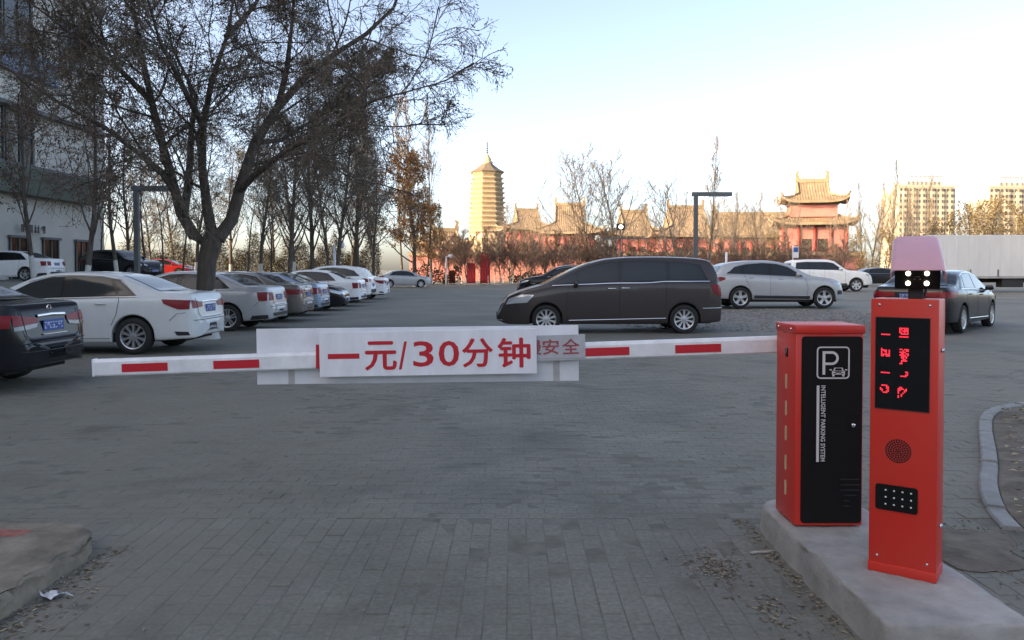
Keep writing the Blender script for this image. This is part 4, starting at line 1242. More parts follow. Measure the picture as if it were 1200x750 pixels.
recolour(suv, 'black off-road car half hidden behind the bonnet of the people carrier', M['p_black'], at(607, 40) + 2.3, 41.0, math.pi, (.98, 1, 1.05))
recolour(suv, 'dark crossover among the thin trees before the office building', M['p_charcoal'], -21.5, 43.5, -0.35, (.97, 1, 1.0))

# white off-road car, boxy
P = dict(L=4.95, r=0.385, xr=1.0, xf=3.85, tum=0.20, gap=0.055,
    top=[(0, .80), (.02, 1.0), (.05, 1.25), (.1, 1.5), (.16, 1.72), (.25, 1.80), (.6, 1.86), (1.5, 1.89), (2.2, 1.88), (2.6, 1.80), (2.95, 1.55), (3.25, 1.31), (3.4, 1.26), (4.1, 1.20), (4.55, 1.10), (4.75, .98), (4.9, .75), (4.95, .6)],
    belt=[(0, .74), (.03, 1.05), (.08, 1.22), (.2, 1.26), (2, 1.22), (3.3, 1.19), (4.2, 1.10), (4.6, .98), (4.8, .84), (4.95, .55)],
    wid=[(0, .72), (.03, .80), (.08, .86), (.2, .91), (.6, .94), (4.0, .94), (4.5, .89), (4.75, .78), (4.9, .64), (4.95, .52)],
    bot=[(0, .5), (.1, .42), (.5, .38), (4.4, .36), (4.8, .40), (4.95, .46)],
    dlo=[([(.3, 1.30), (1.6, 1.285), (3.1, 1.25)], [(.38, 1.70), (1.0, 1.74), (2.2, 1.73), (2.55, 1.66), (3.0, 1.33)])],
    panes=[([(.4, 1.33), (1.05, 1.32)], [(.46, 1.67), (1.05, 1.70)]), ([(1.14, 1.32), (1.95, 1.305)], [(1.14, 1.70), (1.95, 1.70)]), ([(2.05, 1.30), (2.95, 1.275)], [(2.05, 1.70), (2.25, 1.69), (2.52, 1.61), (2.9, 1.33)])],
    handles=[(1.3, 1.12), (2.3, 1.09)], mirror=(2.85, 1.28),
    side_strips=[([(1.45, .46), (3.3, .44)], .08, 'black_plastic'), ([(1.1, .7), (1.09, 1.28)], .010, 'seam'), ([(2.0, .45), (2.0, 1.27)], .010, 'seam'), ([(3.2, .5), (3.2, 1.22)], .010, 'seam')],
    patches=[('windscreen', 'top', [(3.25, -.70), (3.3, 0), (3.25, .70)], [(2.62, -.64), (2.58, 0), (2.62, .64)], 'glass'),
             ('rear_window', 'rear', [(-.68, 1.3), (.68, 1.3)], [(-.62, 1.66), (.62, 1.66)], 'glass'),
             ('tail_light', 'rear2', [(.66, .95), (.84, .95)], [(.66, 1.28), (.84, 1.28)], 'lamp_red'),
             ('headlight', 'LR', [(4.45, .92), (4.78, .86)], [(4.35, 1.06), (4.70, 1.0)], 'lamp_clear'),
             ('grille', 'front', [(-.42, .74), (.42, .74)], [(-.42, .98), (.42, .98)], 'chrome')],
    plate_r=.9, plate_f=.6, spokes=6, style='wide')
lc, pr = build_car('off_road_car', P, M['p_white'])
LX1 = at(1026, 46)
set_car(lc, 'tall white off-road car parked beyond the silver crossover', LX1 - 2.45, 47, 0.0)

# ------------------------------------------------------------------ white box trailer
tr = thing('box_trailer', 'long white box trailer parked at the right edge', 'trailer', (at(1095, 44) + 6.2, 45.5, gz(30, 45)))
M['trailer_white'] = mat('trailer_white', (0.60, 0.61, 0.61), 0.5, var=0.10, scale=0.8, stretch=(1, 1, 0.35))
tb = MB().box((0, 0, 2.02), (12.4, 2.45, 2.42), bev=0.03).build('box', M['trailer_white'], tr)
for i in range(21):
    box_obj('rib', (-6.0 + i * 0.6, -1.236, 2.02), (0.035, 0.02, 2.30), M['trailer_white'], tb)
box_obj('bottom_rail', (0, -1.245, 0.86), (12.4, 0.05, 0.12), mat('rail_grey', (0.30, 0.31, 0.32), 0.6, var=0.2, scale=3), tr)
for i in range(8):
    box_obj('rail_post', (-5.6 + i * 1.55, -1.26, 1.08), (0.05, 0.05, 0.42), M['steel_grey'], tr)
box_obj('chassis', (0, 0, 0.66), (11.6, 1.0, 0.22), M['dark_gap'], tr)
for x in (2.2, 3.5):
    for s in (-1, 1):
        wh = bpy.data.objects.new('wheel', None); COL.objects.link(wh); wh.parent = tr; wh.location = (x, s * 1.0, 0.48)
        tm, qm = wheel_meshes(0.48, 0.30, 8, 'wide'); link('tyre', tm, wh); link('rim', qm, wh)
for s in (-1, 1):
    MB().box((-3.8, s * 0.8, 0.35), (0.12, 0.12, 0.7), bev=0.01).box((-3.8, s * 0.8, 0.03), (0.3, 0.25, 0.05)).build('landing_leg', M['steel_grey'], tr)
box_obj('spare_tyre_box', (-1.6, -0.85, 0.52), (1.2, 0.6, 0.45), M['black_plastic'], tr, bev=0.03)
# ------------------------------------------------------------------ trees
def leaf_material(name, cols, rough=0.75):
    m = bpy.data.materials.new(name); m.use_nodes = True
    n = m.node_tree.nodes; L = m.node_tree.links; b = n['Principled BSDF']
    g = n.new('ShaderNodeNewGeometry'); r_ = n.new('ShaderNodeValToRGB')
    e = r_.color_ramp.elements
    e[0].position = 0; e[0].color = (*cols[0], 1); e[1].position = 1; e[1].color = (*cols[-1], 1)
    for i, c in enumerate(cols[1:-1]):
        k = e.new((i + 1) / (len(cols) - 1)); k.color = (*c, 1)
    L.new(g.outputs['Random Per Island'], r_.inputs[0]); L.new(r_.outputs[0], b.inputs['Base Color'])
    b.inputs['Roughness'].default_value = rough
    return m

def bark_material(name, col, lime=True, band=1.15):
    m = mat(name, col, 0.92, var=0.4, scale=9, bump=0.9, bscale=22, stretch=(1, 1, 0.3))
    if lime:
        n = m.node_tree.nodes; L = m.node_tree.links; b = n['Principled BSDF']
        src = b.inputs['Base Color'].links[0].from_socket
        tc = n.new('ShaderNodeTexCoord'); sp = n.new('ShaderNodeSeparateXYZ'); L.new(tc.outputs['Object'], sp.inputs[0])
        ns = n.new('ShaderNodeTexNoise'); ns.inputs['Scale'].default_value = 9; L.new(tc.outputs['Object'], ns.inputs['Vector'])
        ad = n.new('ShaderNodeMath'); ad.operation = 'MULTIPLY_ADD'; ad.inputs[1].default_value = 0.25
        L.new(ns.outputs[0], ad.inputs[0]); L.new(sp.outputs[2], ad.inputs[2])
        lt = n.new('ShaderNodeMath'); lt.operation = 'LESS_THAN'; lt.inputs[1].default_value = band + 0.12
        L.new(ad.outputs[0], lt.inputs[0])
        mx = n.new('ShaderNodeMix'); mx.data_type = 'RGBA'; mx.inputs[7].default_value = (0.50, 0.50, 0.47, 1)
        L.new(lt.outputs[0], mx.inputs[0]); L.new(src, mx.inputs[6]); L.new(mx.outputs[2], b.inputs['Base Color'])
    return m
M['bark'] = bark_material('bark', (0.088, 0.070, 0.057), True, 1.05)
M['bark_pale'] = bark_material('pale_bark', (0.13, 0.11, 0.09), True, 1.2)
M['bark_plain'] = bark_material('plain_bark', (0.075, 0.058, 0.046), False)
M['twig'] = mat('twig_bark', (0.15, 0.112, 0.086), 0.9)
M['twig_pale'] = mat('pale_twig_bark', (0.30, 0.25, 0.20), 0.9)
M['twig_red'] = mat('reddish_twig_bark', (0.24, 0.16, 0.125), 0.9)
M['leaf_dark'] = leaf_material('withered_dark_leaf', [(0.09, 0.075, 0.055), (0.13, 0.11, 0.078), (0.18, 0.14, 0.095)])
M['leaf_grey'] = leaf_material('withered_grey_leaf', [(0.085, 0.074, 0.054), (0.13, 0.108, 0.075), (0.175, 0.135, 0.09)])
M['leaf_brown'] = leaf_material('withered_brown_leaf', [(0.045, 0.026, 0.018), (0.085, 0.045, 0.028), (0.11, 0.065, 0.04)])
M['leaf_orange'] = leaf_material('orange_leaf', [(0.26, 0.11, 0.035), (0.42, 0.20, 0.065), (0.50, 0.29, 0.11)])
M['leaf_straw'] = leaf_material('straw_leaf', [(0.11, 0.085, 0.04), (0.20, 0.15, 0.07), (0.27, 0.21, 0.11)])

class Tree:
    def __init__(self, seed):
        self.r = random.Random(seed); self.wood = MB(); self.twig = MB(); self.leafpts = []
    def perp(self, d, ang):
        r = self.r
        a = Vector((r.gauss(0, 1), r.gauss(0, 1), r.gauss(0, 1)))
        a = (a - d * a.dot(d))
        if a.length < 1e-6: a = Vector((1, 0, 0))
        a.normalize()
        return (d * math.cos(ang) + a * math.sin(ang)).normalized()
    def grow(self, p, d, L_, rad, lvl, S):
        r = self.r
        st = S[lvl]
        n = max(2, st['n'])
        pts = [Vector(p)]; dirs = []
        dd = Vector(d)
        for i in range(n):
            dd = (dd + Vector((r.gauss(0, 1), r.gauss(0, 1), r.gauss(0, 1))) * st['wob'] + Vector((0, 0, 1)) * st['up']).normalized()
            pts.append(pts[-1] + dd * (L_ / n)); dirs.append(Vector(dd))
        self.limb(pts, rad, lvl, S, dirs)
    def limb(self, pts, rad, lvl, S, dirs=None, tip=0.14):
        r = self.r; st = S[lvl]; n = len(pts) - 1
        pts = [Vector(p) for p in pts]
        if dirs is None: dirs = [(pts[i + 1] - pts[i]).normalized() for i in range(n)]
        L_ = sum((pts[i + 1] - pts[i]).length for i in range(n))
        rads = [max(st.get('rmin', 0.004), rad * (1 - (1 - tip) * i / n)) for i in range(n + 1)]
        (self.wood if st.get('wood') else self.twig).tube(pts, rads, st['sides'], cap=False)
        if lvl + 1 < len(S):
            ch = S[lvl + 1]
            k = ch['kids']
            for c in range(k):
                t = ch['t0'] + (1 - ch['t0']) * (c + r.random()) / k
                i = min(n - 1, int(t * n)); f = t * n - i
                q = pts[i] + (pts[i + 1] - pts[i]) * f
                ang = R(r.uniform(*ch['ang']))
                nd = self.perp(dirs[i], ang)
                if ch.get('flat'): nd = (nd + Vector((0, 0, ch['flat']))).normalized()
                cl = ch['len'] * L_ * (1 - ch.get('fall', 0.45) * t) * r.uniform(0.7, 1.25) if ch.get('rel', True) else ch['len'] * r.uniform(0.6, 1.3)
                self.grow(q, nd, cl, max(0.004, rads[min(i, n)] * ch.get('rr', 0.5)), lvl + 1, S)
        nl = st.get('leaves', 0)
        for _ in range(nl if nl >= 1 else (1 if r.random() < nl else 0)):
            t = r.random() ** 0.7 * n; i = min(n - 1, int(t))
            self.leafpts.append(pts[i] + (pts[i + 1] - pts[i]) * (t - i))
    def leaves(self, size, wid=0.36, droop=0.5, spread=0.05, seed=0):
        if not self.leafpts: return None
        rg_ = np.random.default_rng(seed + 5)
        C = np.array([tuple(p) for p in self.leafpts]); N_ = len(C)
        C = C + rg_.normal(0, spread, C.shape)
        A = rg_.normal(0, 1, (N_, 3)); A[:, 2] -= droop * 1.5
        A /= np.linalg.norm(A, axis=1)[:, None]
        B = rg_.normal(0, 1, (N_, 3)); B = np.cross(A, B); B /= np.linalg.norm(B, axis=1)[:, None]
        s = size * rg_.uniform(0.55, 1.35, (N_, 1))
        V = np.empty((N_, 4, 3))
        V[:, 0] = C; V[:, 1] = C + A * s * 0.5 + B * s * wid * 0.5; V[:, 2] = C + A * s; V[:, 3] = C + A * s * 0.5 - B * s * wid * 0.5
        return V.reshape(-1, 3), N_
    def build(self, name, label, bark, twig, leaf=None, size=0.08, wid=0.36, droop=0.5, spread=0.05, loc=(0, 0, 0), group=None):
        root = thing(name, label, 'tree', loc, 0, group)
        self.wood.build('trunk', bark, root, True)
        if leaf is None:
            self.twig.build('crown', twig, root, True)
            return root
        cr = self.twig.mesh('twigs', twig, True)
        got = self.leaves(size, wid, droop, spread)
        V, N_ = got
        base = len(self.twig.v)
        me = bpy.data.meshes.new('crown')
        nv0 = base; tf = self.twig.f
        allv = np.concatenate([np.array(self.twig.v).reshape(-1, 3), V]) if base else V
        me.vertices.add(len(allv)); me.vertices.foreach_set('co', allv.ravel())
        q = np.array(tf, dtype=np.int32).reshape(-1, 4) if tf else np.zeros((0, 4), np.int32)
        lf = (np.arange(N_ * 4, dtype=np.int32) + base).reshape(-1, 4)
        allf = np.concatenate([q, lf])
        me.loops.add(allf.size); me.loops.foreach_set('vertex_index', allf.ravel())
        me.polygons.add(len(allf)); me.polygons.foreach_set('loop_start', np.arange(len(allf), dtype=np.int32) * 4)
        me.polygons.foreach_set('material_index', np.concatenate([np.zeros(len(q), np.int32), np.ones(N_, np.int32)]))
        me.materials.append(twig); me.materials.append(leaf)
        me.update(calc_edges=True); me.validate()
        bpy.data.meshes.remove(cr)
        link('crown', me, root)
        return root

# ---- the big tree between the parked cars
TD = 17.2
def tp(px, py, dy=0.0):
    d_ = TD + dy
    x, y, z = at(px, d_, py)
    return Vector((x - at(241, TD), dy, z))
T = Tree(12)
SM = [dict(n=6, wob=0.1, up=0.05, sides=9, wood=True),
      dict(kids=10, t0=0.18, ang=(30, 68), len=0.48, fall=0.30, rr=0.36, n=7, wob=0.14, up=0.03, sides=5, wood=True, rmin=0.014),
      dict(kids=7, t0=0.10, ang=(28, 66), len=0.58, rr=0.44, n=6, wob=0.17, up=0.0, sides=4, rmin=0.008, leaves=3),
      dict(kids=6, t0=0.08, ang=(25, 65), len=0.72, rr=0.55, n=5, wob=0.20, up=-0.04, sides=3, rmin=0.0058, leaves=3),
      dict(kids=4, t0=0.1, ang=(20, 60), len=0.80, rr=0.6, n=4, wob=0.2, up=-0.06, sides=3, rmin=0.0045, leaves=2)]
T.wood.tube([(0.02, 0, -0.15), (0.02, 0, 0.1), (0.0, 0, 0.6), (0.0, 0, 1.2), tp(243, 305), tp(247, 291), tp(250, 278), tp(252, 268)], [0.32, 0.25, 0.21, 0.192, 0.195, 0.215, 0.21, 0.15], 14, cap=False)
# crotch and limbs follow the photograph's fork
T.limb([tp(246, 288), tp(228, 276), tp(213, 250, -0.1), tp(203, 212, -0.3), tp(191, 165, -0.6), tp(180, 120, -0.9), tp(170, 70, -1.2), tp(160, 15, -1.5), tp(150, -50, -1.6)], 0.145, 0, SM)
T.limb([tp(214, 252, -0.1), tp(220, 228, 0.1), tp(224, 190, 0.4), tp(226, 150, 0.6), tp(232, 115, 0.9), tp(221, 92, 1.2), tp(205, 60, 1.6), tp(196, 10, 2.0)], 0.10, 0, SM)
T.limb([tp(250, 280), tp(243, 240, 0.2), tp(238, 195, 0.1), tp(240, 145, -0.3), tp(250, 98, -0.6), tp(268, 45, -0.9), tp(280, -20, -1.1)], 0.125, 0, SM)
T.limb([tp(256, 280), tp(272, 258, 0.2), tp(284, 215, 0.4), tp(300, 168, 0.6), tp(327, 127, 0.9), tp(359, 92, 1.1), tp(392, 66, 1.2), tp(430, 42, 1.3), tp(462, 12, 1.0), tp(478, -30, 0.8)], 0.155, 0, SM)
T.limb([tp(327, 127, 0.9), tp(338, 80, 0.6), tp(344, 30, 0.3), tp(350, -40, 0.0)], 0.085, 0, SM)
T.limb([tp(280, 225, 0.4), tp(300, 205, -0.5), tp(335, 178, -1.2), tp(385, 150, -1.7), tp(440, 118, -2.0), tp(480, 108, -2.2)], 0.085, 0, SM)
T.limb([tp(203, 212, -0.3), tp(170, 185, -0.2), tp(125, 150, 0.3), tp(70, 120, 0.6), tp(10, 80, 1.0), tp(-40, 60, 1.0)], 0.075, 0, SM)
T.limb([tp(180, 120, -0.9), tp(140, 80, -1.5), tp(85, 40, -2.0), tp(20, -10, -2.4)], 0.07, 0, SM)
T.limb([tp(240, 150, -0.3), tp(215, 100, -1.4), tp(190, 50, -2.4), tp(170, -20, -3.0)], 0.07, 0, SM)
T.limb([tp(268, 45, -0.9), tp(300, 10, 0.4), tp(340, -60, 1.0)], 0.07, 0, SM)
T.limb([tp(385, 74, 1.2), tp(420, 80, 1.6), tp(455, 74, 1.8)], 0.05, 0, SM)
T.limb([tp(300, 168, 0.6), tp(330, 165, 1.6), tp(370, 140, 2.4), tp(420, 110, 2.9)], 0.07, 0, SM)
big = T.build('tree', 'big forked tree with a few withered leaves rising behind the white saloon', M['bark'], M['twig'], M['leaf_dark'], 0.066, 0.34, 0.7, 0.05, (at(241, TD), TD, 0))

def plain_tree(seed, H, clear, spread_len, kids, leaves, up=0.05, ang=(30, 60), lvl3=5, rad=0.12, lean=0.03, sub=4, thin=1.0):
    t = Tree(seed); r = t.r
    n = 9
    pts = [Vector((0, 0, -0.1))]
    d = Vector((r.gauss(0, lean), r.gauss(0, lean), 1)).normalized()
    for i in range(n):
        d = (d + Vector((r.gauss(0, 0.05), r.gauss(0, 0.05), 0.1))).normalized()
        pts.append(pts[-1] + d * (H / n))
    S = [dict(n=8, wob=0.05, up=0.1, sides=8, wood=True),
         dict(kids=kids, t0=clear, ang=ang, len=spread_len, rr=0.42, fall=0.62, n=6, wob=0.10, up=up, sides=5, wood=True, rmin=0.010 * thin),
         dict(kids=sub, t0=0.25, ang=(25, 55), len=0.5, rr=0.5, n=4, wob=0.14, up=up * 0.8, sides=3, rmin=0.008 * thin, leaves=leaves * 0.6 if leaves < 2 else int(leaves * .6)),
         dict(kids=lvl3, t0=0.2, ang=(25, 55), len=0.5, rr=0.6, n=3, wob=0.16, up=up * 0.5, sides=3, rmin=0.006 * thin, leaves=leaves)]
    t.limb(pts, rad, 0, S, tip=0.15)
    return t

LG = 'leafy trees behind the parked row'
tA = plain_tree(31, 10.5, 0.20, 0.40, 30, 5, 0.05, (30, 62), 8, 0.15, 0.03, 6).build('tree', 'dense dark withered tree', M['bark'], M['twig'], M['leaf_grey'], 0.11, 0.4, 0.6, 0.16)
tB = plain_tree(32, 9.0, 0.16, 0.42, 20, 6, 0.08, (25, 50), 5, 0.12).build('tree', 'brown leaf tree', M['bark'], M['twig_red'], M['leaf_brown'], 0.13, 0.45, 0.6, 0.08)
tC = plain_tree(33, 9.0, 0.18, 0.40, 24, 12, 0.05, (30, 60), 5, 0.14).build('tree', 'orange tree', M['bark'], M['twig_red'], M['leaf_orange'], 0.17, 0.5, 0.4, 0.14)
tP = plain_tree(34, 15.0, 0.16, 0.30, 30, 0, 0.28, (16, 32), 7, 0.15, 0.015, 5, 2.4).build('tree', 'bare poplar', M['bark_pale'], M['twig_pale'])
tQ = plain_tree(35, 11.0, 0.10, 0.62, 20, 0, 0.22, (28, 52), 7, 0.13, 0.05, 6, 2.2).build('tree', 'bare spreading tree', M['bark_pale'], M['twig_pale'])
tR = plain_tree(36, 5.6, 0.22, 0.55, 22, 0, 0.10, (25, 55), 8, 0.07, 0.05, 7, 2.0).build('tree', 'bare young tree', M['bark'], M['twig_red'])
tS = plain_tree(37, 6.2, 0.10, 0.52, 18, 2, 0.08, (25, 55), 5, 0.08, 0.05, 5, 1.4).build('tree', 'straw coloured tree', M['bark_plain'], M['twig_pale'], M['leaf_straw'], 0.22, 0.5, 0.3, 0.14)
tY = plain_tree(38, 6.5, 0.20, 0.34, 10, 0.5, 0.12, (20, 42), 4, 0.06, 0.06, 3).build('tree', 'thin young tree', M['bark_plain'], M['twig'], M['leaf_brown'], 0.10, 0.45, 0.5, 0.06)
used = set()
rt = random.Random(77)
def put(src, label, px, d, s=1.0, sz=None, group=None, name='tree', cat='tree'):
    if src.name in used: o = copy_tree(src)
    else: o = src; used.add(src.name)
    if 'group' in o: del o['group']
    x = at(px, d)
    tag(o, label, cat, group)
    o.location = (x, d, gz(x, d) - 0.02); o.rotation_euler = (0, 0, rt.uniform(0, 6.28)); o.scale = (s, s, sz or s)
    return o
# left, from the building to the orange tree
put(tB, 'brown leaved tree rising just right of the office building doors', 100, 31, 1.0, 1.05)
put(tB, 'brown leaved tree against the front of the office building', 40, 36, 0.95, 1.15)
put(tB, 'slender brown leaved tree left of the big forked tree', 138, 39, 0.9, 1.0)
for px, d, s in ((172, 44, 1.1), (192, 40, 0.9), (214, 48, 1.15), (290, 46, 1.0), (118, 47, 1.0), (318, 52, 1.1)):
    put(tY, 'thin young tree among those between building and big tree', px, d, s, s * 1.1, 'thin young trees on the left')
for px, d, s, z in ((338, 38, 0.9, 1.0), (365, 44, 1.0, 1.15), (395, 41, 0.9, 1.0), (420, 48, 1.0, 1.15), (438, 55, 0.85, 1.0), (345, 66, 1.2, 1.3), (305, 56, 1.0, 1.1), (150, 58, 1.0, 1.1), (230, 62, 1.1, 1.1), (60, 60, 1.1, 1.2), (385, 62, 1.0, 1.15), (322, 74, 1.0, 1.0), (412, 72, 1.1, 1.1), (270, 70, 1.0, 1.0), (205, 78, 1.1, 1.0), (178, 70, 0.8, 0.8)):
    put(tA, 'dark half leafless tree in the belt behind the parked row', px, d, s, z, LG)
put(tC, 'orange leaved tree at the far end of the parked row', 486, 71, 1.65, 1.22)
put(tC, 'smaller orange leaved tree behind the far silver saloon', 500, 74, 0.75, 0.8)
for px, d, s in ((488, 72, 1.05), (505, 78, 1.1), (440, 70, 1.15), (415, 76, 1.1), (472, 84, 1.2)):
    put(tP, 'tall bare poplar behind the orange leaved tree', px, d, s * 0.8, s, 'bare poplars behind the orange tree')
put(tP, 'tall bare poplar standing behind the grey lamp post', 829, 84, 0.85, 0.93)
put(tQ, 'bare spreading tree before the temple halls, left of the lamp post', 690, 82, 1.5, 1.08)
put(tQ, 'bare many stemmed tree rising above the temple roofs over the van', 724, 84, 1.5, 1.05)
put(tQ, 'bare rounded tree just left of the lamp post', 797, 76, 1.1, 0.78)
put(tP, 'slim bare tree just right of the lamp post', 856, 90, 0.55, 0.62)
for px, d, s in ((1012, 98, 0.75), (1040, 102, 0.95), (1090, 108, 0.85), (1072, 104, 0.7), (1028, 106, 0.8), (1128, 112, 0.62), (893, 120, 0.8), (948, 128, 1.0)):
    put(tP, 'bare poplar in the belt right of the red gate tower', px, d, s * 0.8, s, 'bare poplars on the right')
for px, d, s in ((600, 101, 0.75), (640, 99, 0.7), (762, 99, 0.72), (845, 98, 0.75), (868, 99, 0.8), (893, 98, 0.78), (930, 97, 0.8), (985, 98, 0.75), (1020, 100, 0.85), (1052, 101, 0.9)):
    put(tQ, 'bare sunlit tree in the belt before the temple halls and gate tower', px, d, s * 1.25, s, 'bare sunlit trees before the temple')
put(tS, 'orange brown leaved tree in front of the red gate tower', 915, 94, 0.95, 0.8)
for px, d, s in ((1010, 92, .8), (1035, 95, .9), (1060, 98, .75), (1110, 108, 1.35), (1135, 104, 1.5), (1160, 110, 1.65), (1185, 106, 1.5), (1215, 108, 1.6), (1085, 106, 1.2), (1240, 104, 1.5), (1147, 114, 1.6), (1172, 116, 1.7), (1198, 116, 1.6)):
    put(tS, 'straw coloured sunlit bushy tree behind the white trailer', px, d, s, s * 0.98, 'straw coloured trees on the right')
i = 0
for row_, (d0, px0, px1, step) in enumerate(((80, 512, 716, 12.5), (88, 520, 1000, 12), (96, 700, 1000, 15))):
    px = px0
    while px < px1:
        d = d0 + rt.uniform(-2.5, 2.5)
        if not (718 < px < 732):
            put(tR, 'bare reddish young tree in the planted belt before the red wall', px + rt.uniform(-3, 3), d, rt.uniform(0.72, 1.0), rt.uniform(0.66, 0.92) * (0.8 if px > 730 else 1.0), 'bare young trees before the red wall')
        px += step
# low clipped evergreen hedge at the far end
rh = np.random.default_rng(4)
def hedge(px0, px1, d, h, label, lm, depth=1.2, dens=300, size=0.22):
    x0, x1 = at(px0, d), at(px1, d)
    n_ = int((x1 - x0) * dens)
    C = np.column_stack([rh.uniform(x0, x1, n_), rh.normal(d, depth * 0.3, n_), rh.uniform(0, 1, n_) ** 0.7 * h])
    C[:, 2] *= 0.78 + 0.22 * np.sin(C[:, 0] * 1.7 + d) + 0.12 * np.sin(C[:, 0] * 4.1) + 0.08 * np.sin(C[:, 0] * 9.7)
    t = Tree(1); t.leafpts = [Vector(c) for c in C]
    V, N_ = t.leaves(size, 0.55, 0.0, 0.03, 3)
    mb = MB(); mb.v = [tuple(v) for v in V]; mb.f = [(4 * i, 4 * i + 1, 4 * i + 2, 4 * i + 3) for i in range(N_)]; mb.m = [0] * N_
    o = thing('hedge', label, 'hedge', (0, 0, 0))
    mb.build('foliage', lm, o)
    for k in range(int((x1 - x0) / 1.2)):
        MB().tube([(x0 + 0.6 + k * 1.2, d, -0.05), (x0 + 0.6 + k * 1.2, d, h * 0.6)], [0.03, 0.015], 5).build('stem', M['bark_plain'], o)
M['leaf_green'] = leaf_material('evergreen_leaf', [(0.018, 0.024, 0.014), (0.032, 0.040, 0.020), (0.05, 0.055, 0.03)])
hedge(478, 540, 79, 2.0, 'low dark green hedge left of the red banners', M['leaf_green'])
hedge(596, 700, 92, 1.3, 'low dark hedge behind the black off-road car', M['leaf_green'])
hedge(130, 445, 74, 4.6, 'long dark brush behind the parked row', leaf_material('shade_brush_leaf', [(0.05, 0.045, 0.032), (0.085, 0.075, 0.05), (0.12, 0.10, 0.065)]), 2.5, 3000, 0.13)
hedge(560, 720, 101, 3.4, 'tall dense dark brush before the temple halls', leaf_material('brush_leaf', [(0.14, 0.105, 0.085), (0.20, 0.15, 0.12), (0.26, 0.20, 0.155)]), 2.5, 160)
hedge(740, 1010, 101, 2.5, 'long dry brown brush before the red gate tower', leaf_material('dry_brush_leaf', [(0.16, 0.115, 0.075), (0.25, 0.175, 0.11), (0.32, 0.23, 0.145)]), 2.5)
hedge(1005, 1260, 97, 3.0, 'dry straw coloured brush behind the white trailer', M['leaf_straw'], 2.5)
# ------------------------------------------------------------------ pagoda, temple halls, towers, shops
M['pagoda_stone'] = mat('pagoda_stone', (0.46, 0.365, 0.245), 0.85, var=0.15, scale=0.6, bump=0.2, bscale=3)
M['pagoda_wall_shade'] = mat('pagoda_wall_shade', (0.30, 0.225, 0.145), 0.9, var=0.15, scale=0.6)  # storeys darker than the eaves: shade bands under them put into the colour
M['pagoda_tile'] = mat('pagoda_tile', (0.17, 0.135, 0.10), 0.85, var=0.2, scale=0.8)
M['pagoda_dark'] = mat('pagoda_iron', (0.05, 0.05, 0.05), 0.6)
M['tile'] = mat('roof_tile', (0.27, 0.20, 0.135), 0.75, var=0.25, scale=1.2)
M['ridge'] = mat('roof_ridge', (0.28, 0.215, 0.14), 0.8, var=0.2, scale=2)
M['temple_red'] = mat('temple_red', (0.50, 0.195, 0.18), 0.85, var=0.18, scale=0.7)
M['dougong'] = mat('painted_brackets', (0.10, 0.10, 0.085), 0.8, var=0.5, scale=4)
M['column_red'] = mat('column_red', (0.28, 0.045, 0.038), 0.7)
M['opening'] = mat('dark_opening', (0.022, 0.018, 0.016), 0.7)

PD = 290.0
pag = thing('pagoda', 'tall pale octagonal pagoda with many eaves and a spire', 'pagoda', (at(571, PD), PD, 0))
mpx = PD / 924
def pz(py): return EYE + (316 - py) * mpx
tiers = 13
y_lo, y_hi = 271.0, 203.5
w_lo, w_hi = 24.6 * mpx, 20.4 * mpx
for i in range(tiers):
    t = i / (tiers - 1)
    rw = (w_lo + (w_hi - w_lo) * t) * (1.0 - 0.10 * max(0, t - 0.8) * 5 * 0.6)
    z0 = pz(y_lo + (y_hi - y_lo) * t); zt = (y_lo - y_hi) / (tiers - 1) * mpx
    a0 = R(22.5) + R(8)
    MB().lathe([(rw * 0.88, z0 - zt * 0.95), (rw * 0.88, z0 - 0.3)], 8, 'z', a0=a0).build('storey', M['pagoda_wall_shade'], pag)
    ev = MB().lathe([(rw * 0.86, z0 - zt * 0.42), (rw * 0.93, z0 - zt * 0.36), (rw * 0.94, z0 - zt * 0.22), (rw * 1.0, z0 - zt * 0.16), (rw * 1.0, z0 - zt * 0.06), (rw * 0.86, z0 + zt * 0.10)], 8, 'z', a0=a0)
    ev.build('eave', M['pagoda_stone'], pag)
MB().lathe([(w_lo * 0.93, -1), (w_lo * 0.93, pz(274))], 8, 'z', a0=R(30.5)).build('base', M['pagoda_stone'], pag)
zt0 = pz(203)
MB().lathe([(w_hi * 0.98, zt0 - 0.2), (w_hi * 1.02, zt0 + 0.2), (w_hi * 0.70, zt0 + 1.3), (w_hi * 0.42, zt0 + 2.7), (w_hi * 0.26, zt0 + 3.6)], 8, 'z', a0=R(30.5)).build('roof', M['pagoda_tile'], pag)
MB().lathe([(2.0, zt0 + 3.3), (2.1, zt0 + 4.0), (1.5, zt0 + 4.4), (1.45, zt0 + 5.2), (0.9, zt0 + 5.9), (0.55, zt0 + 6.6), (0.3, zt0 + 7.0)], 12, 'z').build('finial', M['pagoda_stone'], pag, True)
sp = [(0.16, zt0 + 6.8)]
for k in range(5):
    zz = zt0 + 7.2 + k * 0.8
    sp += [(0.16, zz), (0.5 - k * 0.05, zz + 0.2), (0.16, zz + 0.4)]
sp += [(0.08, zt0 + 11.6), (0.0, zt0 + 12.0)]
MB().lathe(sp, 10, 'z').build('spire', M['pagoda_dark'], pag, True)

